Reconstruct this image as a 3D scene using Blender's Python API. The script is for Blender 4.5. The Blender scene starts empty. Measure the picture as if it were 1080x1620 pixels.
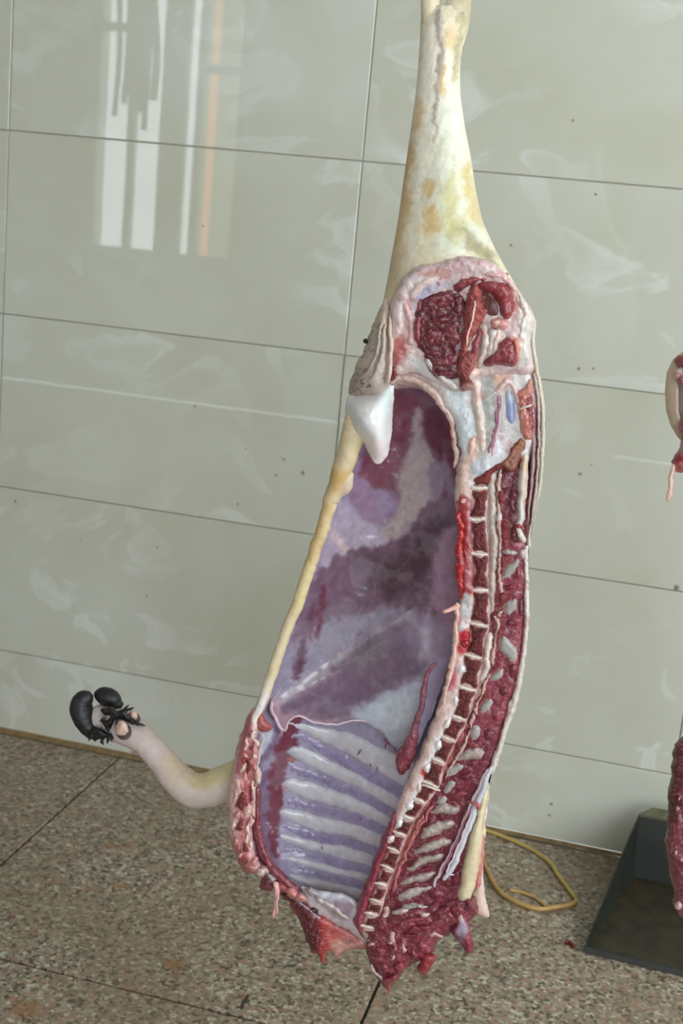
import bpy, bmesh, math, random
import numpy as np
from mathutils import Matrix, Vector
from mathutils.geometry import delaunay_2d_cdt

# ------------------------------------------------------------------ camera
F_PX, PITCH, YAW, ROLL = 2128.96, -0.2342, 0.2389, 0.0927
CAM = np.array([0.0, -2.7653, 1.3463])
YC = -1.15            # vertical plane in which the sawn face of the carcass hangs
scn = bpy.context.scene
COL = scn.collection


def cam_matrix():
    cy, sy = math.cos(YAW), math.sin(YAW)
    cp, sp = math.cos(PITCH), math.sin(PITCH)
    cr, sr = math.cos(ROLL), math.sin(ROLL)
    rz = np.array([[cy, -sy, 0], [sy, cy, 0], [0, 0, 1]])
    rx = np.array([[1, 0, 0], [0, cp, -sp], [0, sp, cp]])
    rr = np.array([[cr, 0, -sr], [0, 1, 0], [sr, 0, cr]])
    return rz @ rx @ rr


RM = cam_matrix()
cd = bpy.data.cameras.new('camera')
cam = bpy.data.objects.new('camera', cd)
COL.objects.link(cam)
cd.sensor_fit = 'VERTICAL'
cd.sensor_height = 36.0
cd.lens = F_PX / 1620 * 36.0
cd.clip_start = 0.02
cd.dof.use_dof = True
cd.dof.focus_distance = 1.66
cd.dof.aperture_fstop = 9.0
m = Matrix.Identity(4)
for i in range(3):
    m[i][0], m[i][1], m[i][2], m[i][3] = RM[i, 0], RM[i, 2], -RM[i, 1], CAM[i]
cam.matrix_world = m
scn.camera = cam

# ------------------------------------------------------------------ light
scn.view_settings.view_transform = 'Standard'
scn.view_settings.look = 'None'
scn.view_settings.gamma = 1.0
scn.view_settings.use_curve_mapping = False
scn.view_settings.exposure = 0.12
wd = bpy.data.worlds.new('overcast_sky')
scn.world = wd
wd.use_nodes = True
bg = wd.node_tree.nodes['Background']
bg.inputs[0].default_value = (0.91, 1.0, 1.05, 1)
bg.inputs[1].default_value = 6.0


def portal(name, loc, size, rot):
    l = bpy.data.lights.new(name, 'AREA')
    l.shape = 'RECTANGLE'
    l.size, l.size_y = size
    l.cycles.is_portal = True
    o = bpy.data.objects.new(name, l)
    o.location = loc
    o.rotation_euler = rot
    COL.objects.link(o)


RX0, RX1, RY0, RZ1 = -4.3, 2.3, -5.0, 3.3
DOOR = (0.25, 2.1, 0.5, 3.0)                 # x0 x1 z0 z1 opening in the wall behind the camera
WIN = (-3.60, -2.68, 0.88, 2.95)
SIDEW = (-3.4, -0.45, 0.75, 2.9)            # y0 y1 z0 z1 window in the right-hand wall
portal('door_daylight', ((DOOR[0] + DOOR[1]) / 2, RY0 - .1, (DOOR[2] + DOOR[3]) / 2), (DOOR[1] - DOOR[0], DOOR[3] - DOOR[2]), (math.pi / 2, 0, 0))
portal('window_daylight', ((WIN[0] + WIN[1]) / 2, RY0 - .1, (WIN[2] + WIN[3]) / 2), (WIN[1] - WIN[0], WIN[3] - WIN[2]), (math.pi / 2, 0, 0))
portal('side_window_daylight', (RX1 + .1, (SIDEW[0] + SIDEW[1]) / 2, (SIDEW[2] + SIDEW[3]) / 2), (SIDEW[1] - SIDEW[0], SIDEW[3] - SIDEW[2]), (math.pi / 2, 0, math.pi / 2))

# ------------------------------------------------------------------ helpers
rng = np.random.RandomState(7)
NT = [np.random.RandomState(100 + i).rand(256, 256) for i in range(12)]


def vnoise(x, y, k=0):
    t = NT[k % 12]
    x = np.asarray(x, float); y = np.asarray(y, float)
    xi = np.floor(x).astype(int); yi = np.floor(y).astype(int)
    fx = x - xi; fy = y - yi
    fx = fx * fx * (3 - 2 * fx); fy = fy * fy * (3 - 2 * fy)
    a = t[xi & 255, yi & 255]; b = t[(xi + 1) & 255, yi & 255]
    c = t[xi & 255, (yi + 1) & 255]; d = t[(xi + 1) & 255, (yi + 1) & 255]
    return (a * (1 - fx) + b * fx) * (1 - fy) + (c * (1 - fx) + d * fx) * fy


def fbm(x, y, k=0, oct=4):
    s = 0; a = .5; n = 0
    for i in range(oct):
        s = s + a * vnoise(x * 2 ** i + 17.3 * i, y * 2 ** i + 5.1 * i, k + i); n += a; a *= .5
    return s / n


def px(u, v, y=0.0):
    """metric point of the carcass plane (shifted by y towards the wall)"""
    u = np.asarray(u, float); v = np.asarray(v, float); y = np.asarray(y, float) + 0 * u
    d = np.stack([(u - 540) / F_PX, np.ones_like(u), -(v - 810) / F_PX], -1) @ RM.T
    t = (YC + y - CAM[1]) / d[..., 1]
    return CAM + d * t[..., None]


def to_px(P):
    c = (np.asarray(P) - CAM) @ RM
    return 540 + F_PX * c[..., 0] / c[..., 1], 810 - F_PX * c[..., 2] / c[..., 1]


def warp(u, v, a=1.0):
    du = (fbm(u / 16., v / 16., 1, 2) - .5) * 5.5 + (fbm(u / 4.5, v / 4.5, 4, 2) - .5) * 2.6
    dv = (fbm(u / 16. + 40, v / 16. + 9, 2, 2) - .5) * 5.5 + (fbm(u / 4.5 + 7, v / 4.5 + 3, 5, 2) - .5) * 2.6
    return u + a * du, v + a * dv


def on_floor(u, v):
    d = RM @ np.array([(u - 540) / F_PX, 1, -(v - 810) / F_PX])
    return CAM + d * (-CAM[2] / d[2])


def on_wall(u, v):
    d = RM @ np.array([(u - 540) / F_PX, 1, -(v - 810) / F_PX])
    return CAM + d * (-CAM[1] / d[1])


def s2l(c):
    c = np.asarray(c, float) / 255.0
    return np.where(c <= .04045, c / 12.92, ((c + .055) / 1.055) ** 2.4)


def smoothline(pts, closed=True, step=3.0):
    p = np.asarray(pts, float)
    n = len(p); out = []
    rngi = range(n) if closed else range(n - 1)
    for i in rngi:
        if closed:
            a, b, c, d = p[(i - 1) % n], p[i], p[(i + 1) % n], p[(i + 2) % n]
        else:
            a, b, c, d = p[max(i - 1, 0)], p[i], p[i + 1], p[min(i + 2, n - 1)]
        L = np.linalg.norm((c - b)[:2]); k = max(2, int(L / step * 2))
        t = np.linspace(0, 1, k, endpoint=False)[:, None]
        out.append(.5 * ((2 * b) + (-a + c) * t + (2 * a - 5 * b + 4 * c - d) * t ** 2 + (-a + 3 * b - 3 * c + d) * t ** 3))
    q = np.concatenate(out + ([] if closed else [p[-1:]]))
    qq = np.concatenate([q, q[:1]]) if closed else q
    seg = np.linalg.norm(np.diff(qq[:, :2], axis=0), axis=1)
    s = np.concatenate([[0], np.cumsum(seg)])
    m = max(6 if closed else 3, int(round(s[-1] / step)))
    t = np.linspace(0, s[-1], m, endpoint=not closed)
    return np.stack([np.interp(t, s, qq[:, j]) for j in range(q.shape[1])], 1)


def sdf(poly, u, v):
    """signed distance in px, positive inside"""
    P = np.asarray(poly, float); Q = np.roll(P, -1, 0)
    pts = np.stack([u, v], 1); best = np.full(len(pts), 1e18); ins = np.zeros(len(pts), bool)
    for a, b in zip(P, Q):
        ab = b - a; L = ab @ ab + 1e-12
        t = np.clip(((pts - a) @ ab) / L, 0, 1)
        dd = pts - a - t[:, None] * ab
        best = np.minimum(best, (dd ** 2).sum(1))
        if a[1] != b[1]:
            c = ((a[1] > pts[:, 1]) != (b[1] > pts[:, 1]))
            xi = a[0] + (pts[:, 1] - a[1]) * (b[0] - a[0]) / (b[1] - a[1])
            ins ^= c & (pts[:, 0] < xi)
    d = np.sqrt(best)
    return np.where(ins, d, -d)


def sst(x):
    x = np.clip(x, 0, 1); return x * x * (3 - 2 * x)


def mesh_obj(name, V, F, mat, parent=None, colors=None, smooth=True):
    V = np.asarray(V, float)
    if parent is not None:
        V = V - np.array(ROOTLOC[parent.name])
    me = bpy.data.meshes.new(name)
    me.from_pydata(V.tolist(), [], [list(map(int, f)) for f in F])
    if colors is not None:
        colors = colors * np.array(TINT.get(mat.name, (1, 1, 1)))
        at = me.color_attributes.new('Col', 'FLOAT_COLOR', 'POINT')
        c4 = np.concatenate([np.clip(colors, 0, 1), np.ones((len(V), 1))], 1).astype(np.float32)
        at.data.foreach_set('color', c4.ravel())
    if smooth:
        me.polygons.foreach_set('use_smooth', np.ones(len(me.polygons), bool))
    me.materials.append(mat)
    me.validate(); me.update()
    o = bpy.data.objects.new(name, me)
    COL.objects.link(o)
    if parent is not None:
        o.parent = parent
        ROOTLOC[o.name] = ROOTLOC[parent.name]
    return o


ROOTLOC = {}
TINT = {'raw_meat': (.80, .70, .64), 'sawn_bone': (.66, .54, .50), 'smooth_fat': (1.08, 1.08, 1.06)}


def tag(o, label=None, cat=None, group=None, kind=None):
    if label: o['label'] = label
    if cat: o['category'] = cat
    if group: o['group'] = group
    if kind: o['kind'] = kind
    return o


def thing(name, loc, label, cat, group=None):
    o = bpy.data.objects.new(name, None)
    o.empty_display_size = .05
    o.location = loc
    COL.objects.link(o)
    ROOTLOC[o.name] = tuple(loc)
    return tag(o, label, cat, group)


def colorize(col, u, v, d, k=0, var=.10, vs=9.0):
    c = col(u, v, d) if callable(col) else np.tile(np.asarray(col, float), (len(u), 1))
    c = s2l(c)
    n = fbm(u / vs, v / vs, k)
    return c * (1 + var * (n - .5) * 2)[:, None] * ALB


ALB = 1.0


def piece(name, outline, parent, mat, col, depth=0.0, thick=.006, w=10., back=.012, res=4., ragged=0., bump=0., bs=8., var=.10, closed_smooth=True, label=None, seed=0, shrink=.04, wp=1.0, embed=.0025, fine=.0, relax=4):
    """a solid lump with the given front outline: rounded rim, bulging front, closed back"""
    ol = smoothline(outline, True, res) if closed_smooth else np.asarray(outline, float)
    if ragged:
        nrm = np.roll(ol, -1, 0) - np.roll(ol, 1, 0)
        nrm = np.stack([nrm[:, 1], -nrm[:, 0]], 1); nrm /= np.linalg.norm(nrm, axis=1)[:, None] + 1e-9
        ol = ol + nrm * ((fbm(ol[:, 0] / 6., ol[:, 1] / 6., seed + 3, 3) - .5) * 2 * ragged)[:, None]
    if wp: ol = np.stack(warp(ol[:, 0], ol[:, 1], wp), 1)
    x0, y0 = ol.min(0); x1, y1 = ol.max(0)
    gx, gy = np.meshgrid(np.arange(x0, x1, res), np.arange(y0, y1, res * .87))
    gx = gx + ((np.arange(gx.shape[0]) % 2) * res * .5)[:, None]
    gu, gv = gx.ravel(), gy.ravel()
    keep = sdf(ol, gu, gv) > res * .45
    pts = np.concatenate([ol, np.stack([gu[keep], gv[keep]], 1)])
    n0 = len(ol)
    r = delaunay_2d_cdt([Vector(p) for p in pts.tolist()], [], [list(range(n0))], 1, 1e-5)
    vc = np.array([(p.x, p.y) for p in r[0]]); tri = [list(t) for t in r[2]]
    u, v = vc[:, 0], vc[:, 1]
    d = np.maximum(sdf(ol, u, v), 0)
    dp = depth(u, v) if callable(depth) else depth + 0 * u
    t = np.clip(d / w, 0, 1)
    prof = np.sqrt(np.maximum(1 - (1 - t) ** 2, 0))
    rise = (thick + embed) * prof
    if relax:
        tv = np.array([t_ for t_ in tri]); ea = np.concatenate([tv[:, [0, 1]], tv[:, [1, 2]], tv[:, [2, 0]]]); ea = np.concatenate([ea, ea[:, ::-1]])
        cnt = np.bincount(ea[:, 0], minlength=len(u)); free = (d > 1e-3) & (cnt > 0)
        for _ in range(relax):
            sm = np.bincount(ea[:, 0], weights=rise[ea[:, 1]], minlength=len(u)) / np.maximum(cnt, 1)
            rise = np.where(free, .3 * rise + .7 * sm, rise)
    y = dp + embed - rise
    if bump:
        y = y - bump * (fbm(u / bs, v / bs, seed) - .5) * 2
    y = y - fine * (fbm(u / 2.6, v / 2.6, seed + 5, 2) - .5) * 2
    cen = np.array([u.mean(), v.mean()])
    bu = u + (cen[0] - u) * shrink; bv = v + (cen[1] - v) * shrink
    V = np.concatenate([px(u, v, y), px(bu, bv, dp + back)])
    N = len(u)
    ar = lambda t_: (vc[t_[1]][0] - vc[t_[0]][0]) * (vc[t_[2]][1] - vc[t_[0]][1]) - (vc[t_[1]][1] - vc[t_[0]][1]) * (vc[t_[2]][0] - vc[t_[0]][0])
    F = []; edges = {}
    for t_ in tri:
        if ar(t_) > 0: t_ = t_[::-1]          # px v runs down: counter-clockwise seen from the camera
        F.append(t_); F.append([i + N for i in t_[::-1]])
        for a, b in zip(t_, t_[1:] + t_[:1]):
            edges[(a, b)] = 1
    for (a, b) in list(edges):
        if (b, a) not in edges:
            F.append([b, a, a + N, b + N])
    c = colorize(col, u, v, d, seed, var)
    o = mesh_obj(name, V, F, mat, parent, np.concatenate([c, c]))
    if label: o['label'] = label
    return o


def tube(name, pts, parent, mat, col, flat=1.0, ns=12, step=3.0, bump=0., var=.10, label=None, seed=0, cap=True, wp=.8):
    """round cord or limb through (u, v, depth, radius px)"""
    q = smoothline(pts, False, step)
    if wp: q[:, 0], q[:, 1] = warp(q[:, 0], q[:, 1], wp)
    C = px(q[:, 0], q[:, 1], q[:, 2])
    rad = q[:, 3] * 0.000765 * (1 + q[:, 2] / 1.65)
    T = np.gradient(C, axis=0); T /= np.linalg.norm(T, axis=1)[:, None] + 1e-12
    vd = C - CAM; vd /= np.linalg.norm(vd, axis=1)[:, None]
    S = np.cross(T, vd); S /= np.linalg.norm(S, axis=1)[:, None] + 1e-9
    D = np.cross(S, T)
    n = len(q); th = np.linspace(0, 2 * math.pi, ns, endpoint=False)
    V = []
    ends = np.ones(n)
    if cap:
        s = np.concatenate([[0], np.cumsum(np.linalg.norm(np.diff(C, axis=0), axis=1))])
        for e, l in ((s, rad[0]), (s[-1] - s, rad[-1])):
            t = np.clip(e / (l * .8 + 1e-6), 0, 1); ends *= np.sqrt(np.clip(1 - (1 - t) ** 2, .02, 1))
    for j, a in enumerate(th):
        rr = rad * ends
        if bump:
            rr = rr * (1 + bump * 2 * (fbm(q[:, 0] / 7 + 3 * math.cos(a), q[:, 1] / 7 + 3 * math.sin(a), seed) - .5))
        V.append(C + S * (rr * math.cos(a))[:, None] + D * (rr * flat * math.sin(a))[:, None])
    V = np.stack(V, 1).reshape(-1, 3); U, W = to_px(V)
    F = []
    for i in range(n - 1):
        for j in range(ns):
            k = (j + 1) % ns
            F.append([i * ns + j, i * ns + k, (i + 1) * ns + k, (i + 1) * ns + j])
    F.append(list(range(ns))[::-1]); F.append([(n - 1) * ns + j for j in range(ns)])
    c = colorize(col, U, W, U * 0 + 99, seed, var)
    o = mesh_obj(name, V, F, mat, parent, c)
    if label: o['label'] = label
    return o


def band(name, pts, parent, mat, col, flat=.6, ns=0, step=3.0, bump=0., var=.12, label=None, seed=0, wp=1.4, ragged=1.0):
    """a low strip of tissue along (u, v, depth, half width px), half sunk into what it lies on"""
    q = smoothline(pts, False, step)
    T = np.gradient(q[:, :2], axis=0); T /= np.linalg.norm(T, axis=1)[:, None] + 1e-9
    Nn = np.stack([-T[:, 1], T[:, 0]], 1); r = q[:, 3:4]
    e = np.minimum(np.arange(len(q)), np.arange(len(q))[::-1])[:, None]; r = r * np.clip(.45 + e * step / 8., 0, 1)
    ol = np.concatenate([q[:, :2] + Nn * r, (q[:, :2] - Nn * r)[::-1]])
    rm = float(np.median(q[:, 3]))

    def dep(u, v):
        d2 = (u[:, None] - q[None, :, 0]) ** 2 + (v[:, None] - q[None, :, 1]) ** 2
        return q[np.argmin(d2, 1), 2] + .0012
    o = piece(name, ol, parent, mat, col, depth=dep, thick=rm * .000765 * flat, embed=.0015, w=rm, back=max(.006, rm * .0008), res=max(1.6, min(3., rm * .5)), ragged=ragged, bump=.0006 + .002 * bump, bs=5, var=var, label=label, seed=seed, wp=wp, relax=3, shrink=.0)
    return o


def paint(base, regions, k=0):
    """albedo map: base colour, then patches (outline, colour, softness px, edge raggedness px)"""
    regs = [(smoothline(r[0], True, 8.), r[1], r[2], r[3] if len(r) > 3 else 0, r[4] if len(r) > 4 else 1.) for r in regions]

    def fn(u, v, d):
        c = np.tile(np.asarray(base, float), (len(u), 1))
        for i, (pl, cc, so, rg, op) in enumerate(regs):
            s = sdf(pl, u, v)
            if rg: s = s + (fbm(u / (rg * 1.6), v / (rg * 1.6), k + i) - .5) * 2.4 * rg
            a = sst(s / so * .5 + .5)[:, None] * op
            c = c * (1 - a) + np.asarray(cc, float) * a
        return c
    return fn


# ------------------------------------------------------------------ materials
def new_mat(name):
    mt = bpy.data.materials.new(name); mt.use_nodes = True
    nt = mt.node_tree; b = nt.nodes['Principled BSDF']
    return mt, nt, b


def N(nt, t, **kw):
    n = nt.nodes.new(t)
    for k, v in kw.items(): setattr(n, k, v)
    return n


def tissue(name, rough=.32, grain=120., gamp=.25, bump=.25, streak=None, sss=0., coat=0., bscale=None, spec=.5, vein=None, blotch=None):
    mt, nt, b = new_mat(name)
    at = N(nt, 'ShaderNodeAttribute'); at.attribute_name = 'Col'
    tc = N(nt, 'ShaderNodeTexCoord')
    mp = N(nt, 'ShaderNodeMapping'); mp.inputs['Scale'].default_value = streak or (1, 1, 1)
    nt.links.new(tc.outputs['Object'], mp.inputs[0])
    no = N(nt, 'ShaderNodeTexNoise'); no.inputs['Scale'].default_value = grain; no.inputs['Detail'].default_value = 5; no.inputs['Roughness'].default_value = .65
    nt.links.new(mp.outputs[0], no.inputs['Vector'])
    mr = N(nt, 'ShaderNodeMapRange'); mr.inputs[1].default_value = .3; mr.inputs[2].default_value = .7
    mr.inputs[3].default_value = 1 - gamp; mr.inputs[4].default_value = 1 + gamp
    nt.links.new(no.outputs[0], mr.inputs[0])
    mx = N(nt, 'ShaderNodeMix', data_type='RGBA', blend_type='MULTIPLY'); mx.inputs[0].default_value = 1
    nt.links.new(at.outputs['Color'], mx.inputs[6]); nt.links.new(mr.outputs[0], mx.inputs[7])
    out = mx.outputs[2]
    for spec_, ridged in ((vein, True), (blotch, False)):
        if not spec_: continue
        cc, sc_, wdt, amt = spec_
        nv_ = N(nt, 'ShaderNodeTexNoise'); nv_.inputs['Scale'].default_value = sc_; nv_.inputs['Detail'].default_value = 4; nv_.inputs['Distortion'].default_value = .6
        nt.links.new(tc.outputs['Object'], nv_.inputs['Vector'])
        src = nv_.outputs[0]
        if ridged:
            s1 = N(nt, 'ShaderNodeMath', operation='SUBTRACT'); s1.inputs[1].default_value = .5; nt.links.new(src, s1.inputs[0])
            s2 = N(nt, 'ShaderNodeMath', operation='ABSOLUTE'); nt.links.new(s1.outputs[0], s2.inputs[0]); src = s2.outputs[0]
            lo, hi, a0, a1 = 0., wdt, amt, 0.
        else:
            lo, hi, a0, a1 = wdt, wdt + .12, 0., amt
        m2 = N(nt, 'ShaderNodeMapRange'); m2.interpolation_type = 'SMOOTHSTEP'
        for k_, v_ in zip((1, 2, 3, 4), (lo, hi, a0, a1)): m2.inputs[k_].default_value = v_
        nt.links.new(src, m2.inputs[0])
        mz = N(nt, 'ShaderNodeMix', data_type='RGBA'); nt.links.new(m2.outputs[0], mz.inputs[0]); nt.links.new(out, mz.inputs[6]); mz.inputs[7].default_value = (*s2l(cc), 1)
        out = mz.outputs[2]
    nt.links.new(out, b.inputs['Base Color'])
    b.inputs['Roughness'].default_value = rough
    b.inputs['Specular IOR Level'].default_value = spec
    if sss:
        b.inputs['Subsurface Weight'].default_value = sss
        b.inputs['Subsurface Radius'].default_value = (1, .35, .25)
        b.inputs['Subsurface Scale'].default_value = .006
    if coat:
        b.inputs['Coat Weight'].default_value = coat; b.inputs['Coat Roughness'].default_value = .12
    if bump:
        n2 = N(nt, 'ShaderNodeTexNoise'); n2.inputs['Scale'].default_value = bscale or grain * .6; n2.inputs['Detail'].default_value = 4
        nt.links.new(mp.outputs[0], n2.inputs['Vector'])
        bp = N(nt, 'ShaderNodeBump'); bp.inputs['Strength'].default_value = bump; bp.inputs['Distance'].default_value = .004
        nt.links.new(n2.outputs[0], bp.inputs['Height']); nt.links.new(bp.outputs[0], b.inputs['Normal'])
    return mt


def flat_mat(name, col, rough=.5, metal=0., grain=None, gamp=.15, bump=0.):
    mt, nt, b = new_mat(name)
    b.inputs['Base Color'].default_value = (*s2l(col), 1)
    b.inputs['Roughness'].default_value = rough; b.inputs['Metallic'].default_value = metal
    if grain:
        tc = N(nt, 'ShaderNodeTexCoord'); no = N(nt, 'ShaderNodeTexNoise'); no.inputs['Scale'].default_value = grain; no.inputs['Detail'].default_value = 6
        nt.links.new(tc.outputs['Object'], no.inputs['Vector'])
        mr = N(nt, 'ShaderNodeMapRange'); mr.inputs[1].default_value = .3; mr.inputs[2].default_value = .7; mr.inputs[3].default_value = 1 - gamp; mr.inputs[4].default_value = 1 + gamp
        nt.links.new(no.outputs[0], mr.inputs[0])
        mx = N(nt, 'ShaderNodeMix', data_type='RGBA', blend_type='MULTIPLY'); mx.inputs[0].default_value = 1
        mx.inputs[6].default_value = (*s2l(col), 1); nt.links.new(mr.outputs[0], mx.inputs[7]); nt.links.new(mx.outputs[2], b.inputs['Base Color'])
        if bump:
            bp = N(nt, 'ShaderNodeBump'); bp.inputs['Strength'].default_value = bump; bp.inputs['Distance'].default_value = .004
            nt.links.new(no.outputs[0], bp.inputs['Height']); nt.links.new(bp.outputs[0], b.inputs['Normal'])
    return mt


M_MEAT = tissue('raw_meat', .32, 170, .30, .65, coat=.2, vein=((206, 150, 152), 85, .020, .55), blotch=((84, 26, 38), 60, .56, .45))
M_MARROW = tissue('sawn_bone', .45, 480, .45, .9, vein=((190, 120, 116), 260, .025, .3))
M_FAT = tissue('wet_fat', .34, 130, .10, .8, sss=.12, coat=.25, blotch=((196, 120, 118), 55, .56, .45))
M_MEMB = tissue('membrane', .28, 75, .14, .3, coat=.35, blotch=((186, 178, 190), 24, .52, .13))
M_SLICK = tissue('smooth_fat', .26, 60, .04, .2, sss=.15, coat=.4)
M_HIDE = tissue('scalded_skin', .46, 200, .07, .3, blotch=((204, 178, 130), 34, .55, .22))
M_SKIN = tissue('pale_skin', .5, 120, .08, .25)
M_HORN = tissue('black_horn', .45, 90, .3, .4)
M_CORD = tissue('tendon', .28, 120, .12, .25, coat=.3)

# ------------------------------------------------------------------ the room
def dirt_spots(nt, geo, spots, src, dark):
    """small fixed stains: list of (point, radius)"""
    prev = src
    for (p, r, c) in spots:
        dn = N(nt, 'ShaderNodeVectorMath', operation='DISTANCE'); dn.inputs[1].default_value = p
        nz = N(nt, 'ShaderNodeTexNoise'); nz.inputs['Scale'].default_value = .7 / r; nz.inputs['Detail'].default_value = 3
        nt.links.new(geo, nz.inputs['Vector']); nt.links.new(geo, dn.inputs[0])
        ad = N(nt, 'ShaderNodeMath', operation='MULTIPLY_ADD'); ad.inputs[1].default_value = r * 2.2; nt.links.new(nz.outputs[0], ad.inputs[0]); nt.links.new(dn.outputs['Value'], ad.inputs[2])
        mr = N(nt, 'ShaderNodeMapRange'); mr.interpolation_type = 'SMOOTHSTEP'
        mr.inputs[1].default_value = r * 1.4; mr.inputs[2].default_value = r * 2.2; mr.inputs[3].default_value = dark; mr.inputs[4].default_value = 0
        nt.links.new(ad.outputs[0], mr.inputs[0])
        mx = N(nt, 'ShaderNodeMix', data_type='RGBA'); nt.links.new(mr.outputs[0], mx.inputs[0]); nt.links.new(prev, mx.inputs[6])
        mx.inputs[7].default_value = (*s2l(c), 1)
        prev = mx.outputs[2]
    return prev


def tile_material():
    mt, nt, b = new_mat('marbled_wall_tile')
    geo = N(nt, 'ShaderNodeNewGeometry').outputs['Position']
    oi = N(nt, 'ShaderNodeObjectInfo')
    off = N(nt, 'ShaderNodeVectorMath', operation='SCALE'); off.inputs[0].default_value = (7, 3, 11); nt.links.new(oi.outputs['Random'], off.inputs['Scale'])
    vec = N(nt, 'ShaderNodeVectorMath', operation='ADD'); nt.links.new(geo, vec.inputs[0]); nt.links.new(off.outputs[0], vec.inputs[1])
    n1 = N(nt, 'ShaderNodeTexNoise'); n1.inputs['Scale'].default_value = 3.2; n1.inputs['Detail'].default_value = 3; n1.inputs['Distortion'].default_value = .4
    nt.links.new(vec.outputs[0], n1.inputs['Vector'])
    r1 = N(nt, 'ShaderNodeValToRGB'); r1.color_ramp.elements[0].position = .32; r1.color_ramp.elements[0].color = (*s2l(TILE_A), 1)
    r1.color_ramp.elements[1].position = .68; r1.color_ramp.elements[1].color = (*s2l(TILE_B), 1)
    nt.links.new(n1.outputs[0], r1.inputs[0])
    # pale wisps with one crisp edge
    n2 = N(nt, 'ShaderNodeTexNoise'); n2.inputs['Scale'].default_value = 4.5; n2.inputs['Detail'].default_value = 4; n2.inputs['Distortion'].default_value = 1.2
    mp = N(nt, 'ShaderNodeMapping'); mp.inputs['Scale'].default_value = (1, 1, 1.5); nt.links.new(vec.outputs[0], mp.inputs[0]); nt.links.new(mp.outputs[0], n2.inputs['Vector'])
    r2 = N(nt, 'ShaderNodeValToRGB'); e = r2.color_ramp.elements
    e[0].position = .55; e[0].color = (0, 0, 0, 1); e[1].position = .60; e[1].color = (.52, .52, .52, 1)
    e2 = r2.color_ramp.elements.new(.72); e2.color = (.15, .15, .15, 1)
    nt.links.new(n2.outputs[0], r2.inputs[0])
    n3 = N(nt, 'ShaderNodeTexNoise'); n3.inputs['Scale'].default_value = 2.1; nt.links.new(vec.outputs[0], n3.inputs['Vector'])
    m3 = N(nt, 'ShaderNodeMapRange'); m3.inputs[1].default_value = .45; m3.inputs[2].default_value = .65; nt.links.new(n3.outputs[0], m3.inputs[0])
    mm = N(nt, 'ShaderNodeMath', operation='MULTIPLY'); nt.links.new(r2.outputs[0], mm.inputs[0]); nt.links.new(m3.outputs[0], mm.inputs[1])
    mx = N(nt, 'ShaderNodeMix', data_type='RGBA'); nt.links.new(mm.outputs[0], mx.inputs[0]); nt.links.new(r1.outputs[0], mx.inputs[6]); mx.inputs[7].default_value = (*s2l(TILE_C), 1)
    SP = [(917, 750, 4), (915, 583, 4), (938, 583, 3), (449, 727, 4), (478, 748, 5), (443, 723, 2), (376, 798, 4), (24, 793, 4), (249, 866, 3), (232, 943, 3), (308, 643, 3), (388, 710, 2), (872, 1272, 4), (868, 1290, 4), (905, 191, 3), (942, 307, 3), (808, 388, 3), (436, 752, 3), (1070, 930, 6), (322, 358, 3), (128, 856, 2), (935, 735, 2)]
    spots = [(tuple(on_wall(a, c)), r * .0012, (120, 98, 72) if i % 3 else (96, 74, 60)) for i, (a, c, r) in enumerate(SP)]
    out = dirt_spots(nt, geo, spots, mx.outputs[2], .75)
    nt.links.new(out, b.inputs['Base Color'])
    b.inputs['Roughness'].default_value = .018
    b.inputs['Specular IOR Level'].default_value = .5
    n4 = N(nt, 'ShaderNodeTexNoise'); n4.inputs['Scale'].default_value = 14; n4.inputs['Detail'].default_value = 1; nt.links.new(vec.outputs[0], n4.inputs['Vector'])
    bp = N(nt, 'ShaderNodeBump'); bp.inputs['Strength'].default_value = .008; bp.inputs['Distance'].default_value = .003; nt.links.new(n4.outputs[0], bp.inputs['Height']); nt.links.new(bp.outputs[0], b.inputs['Normal'])
    return mt


TILE_A, TILE_B, TILE_C = (194, 193, 176), (204, 205, 193), (226, 228, 224)


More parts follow.
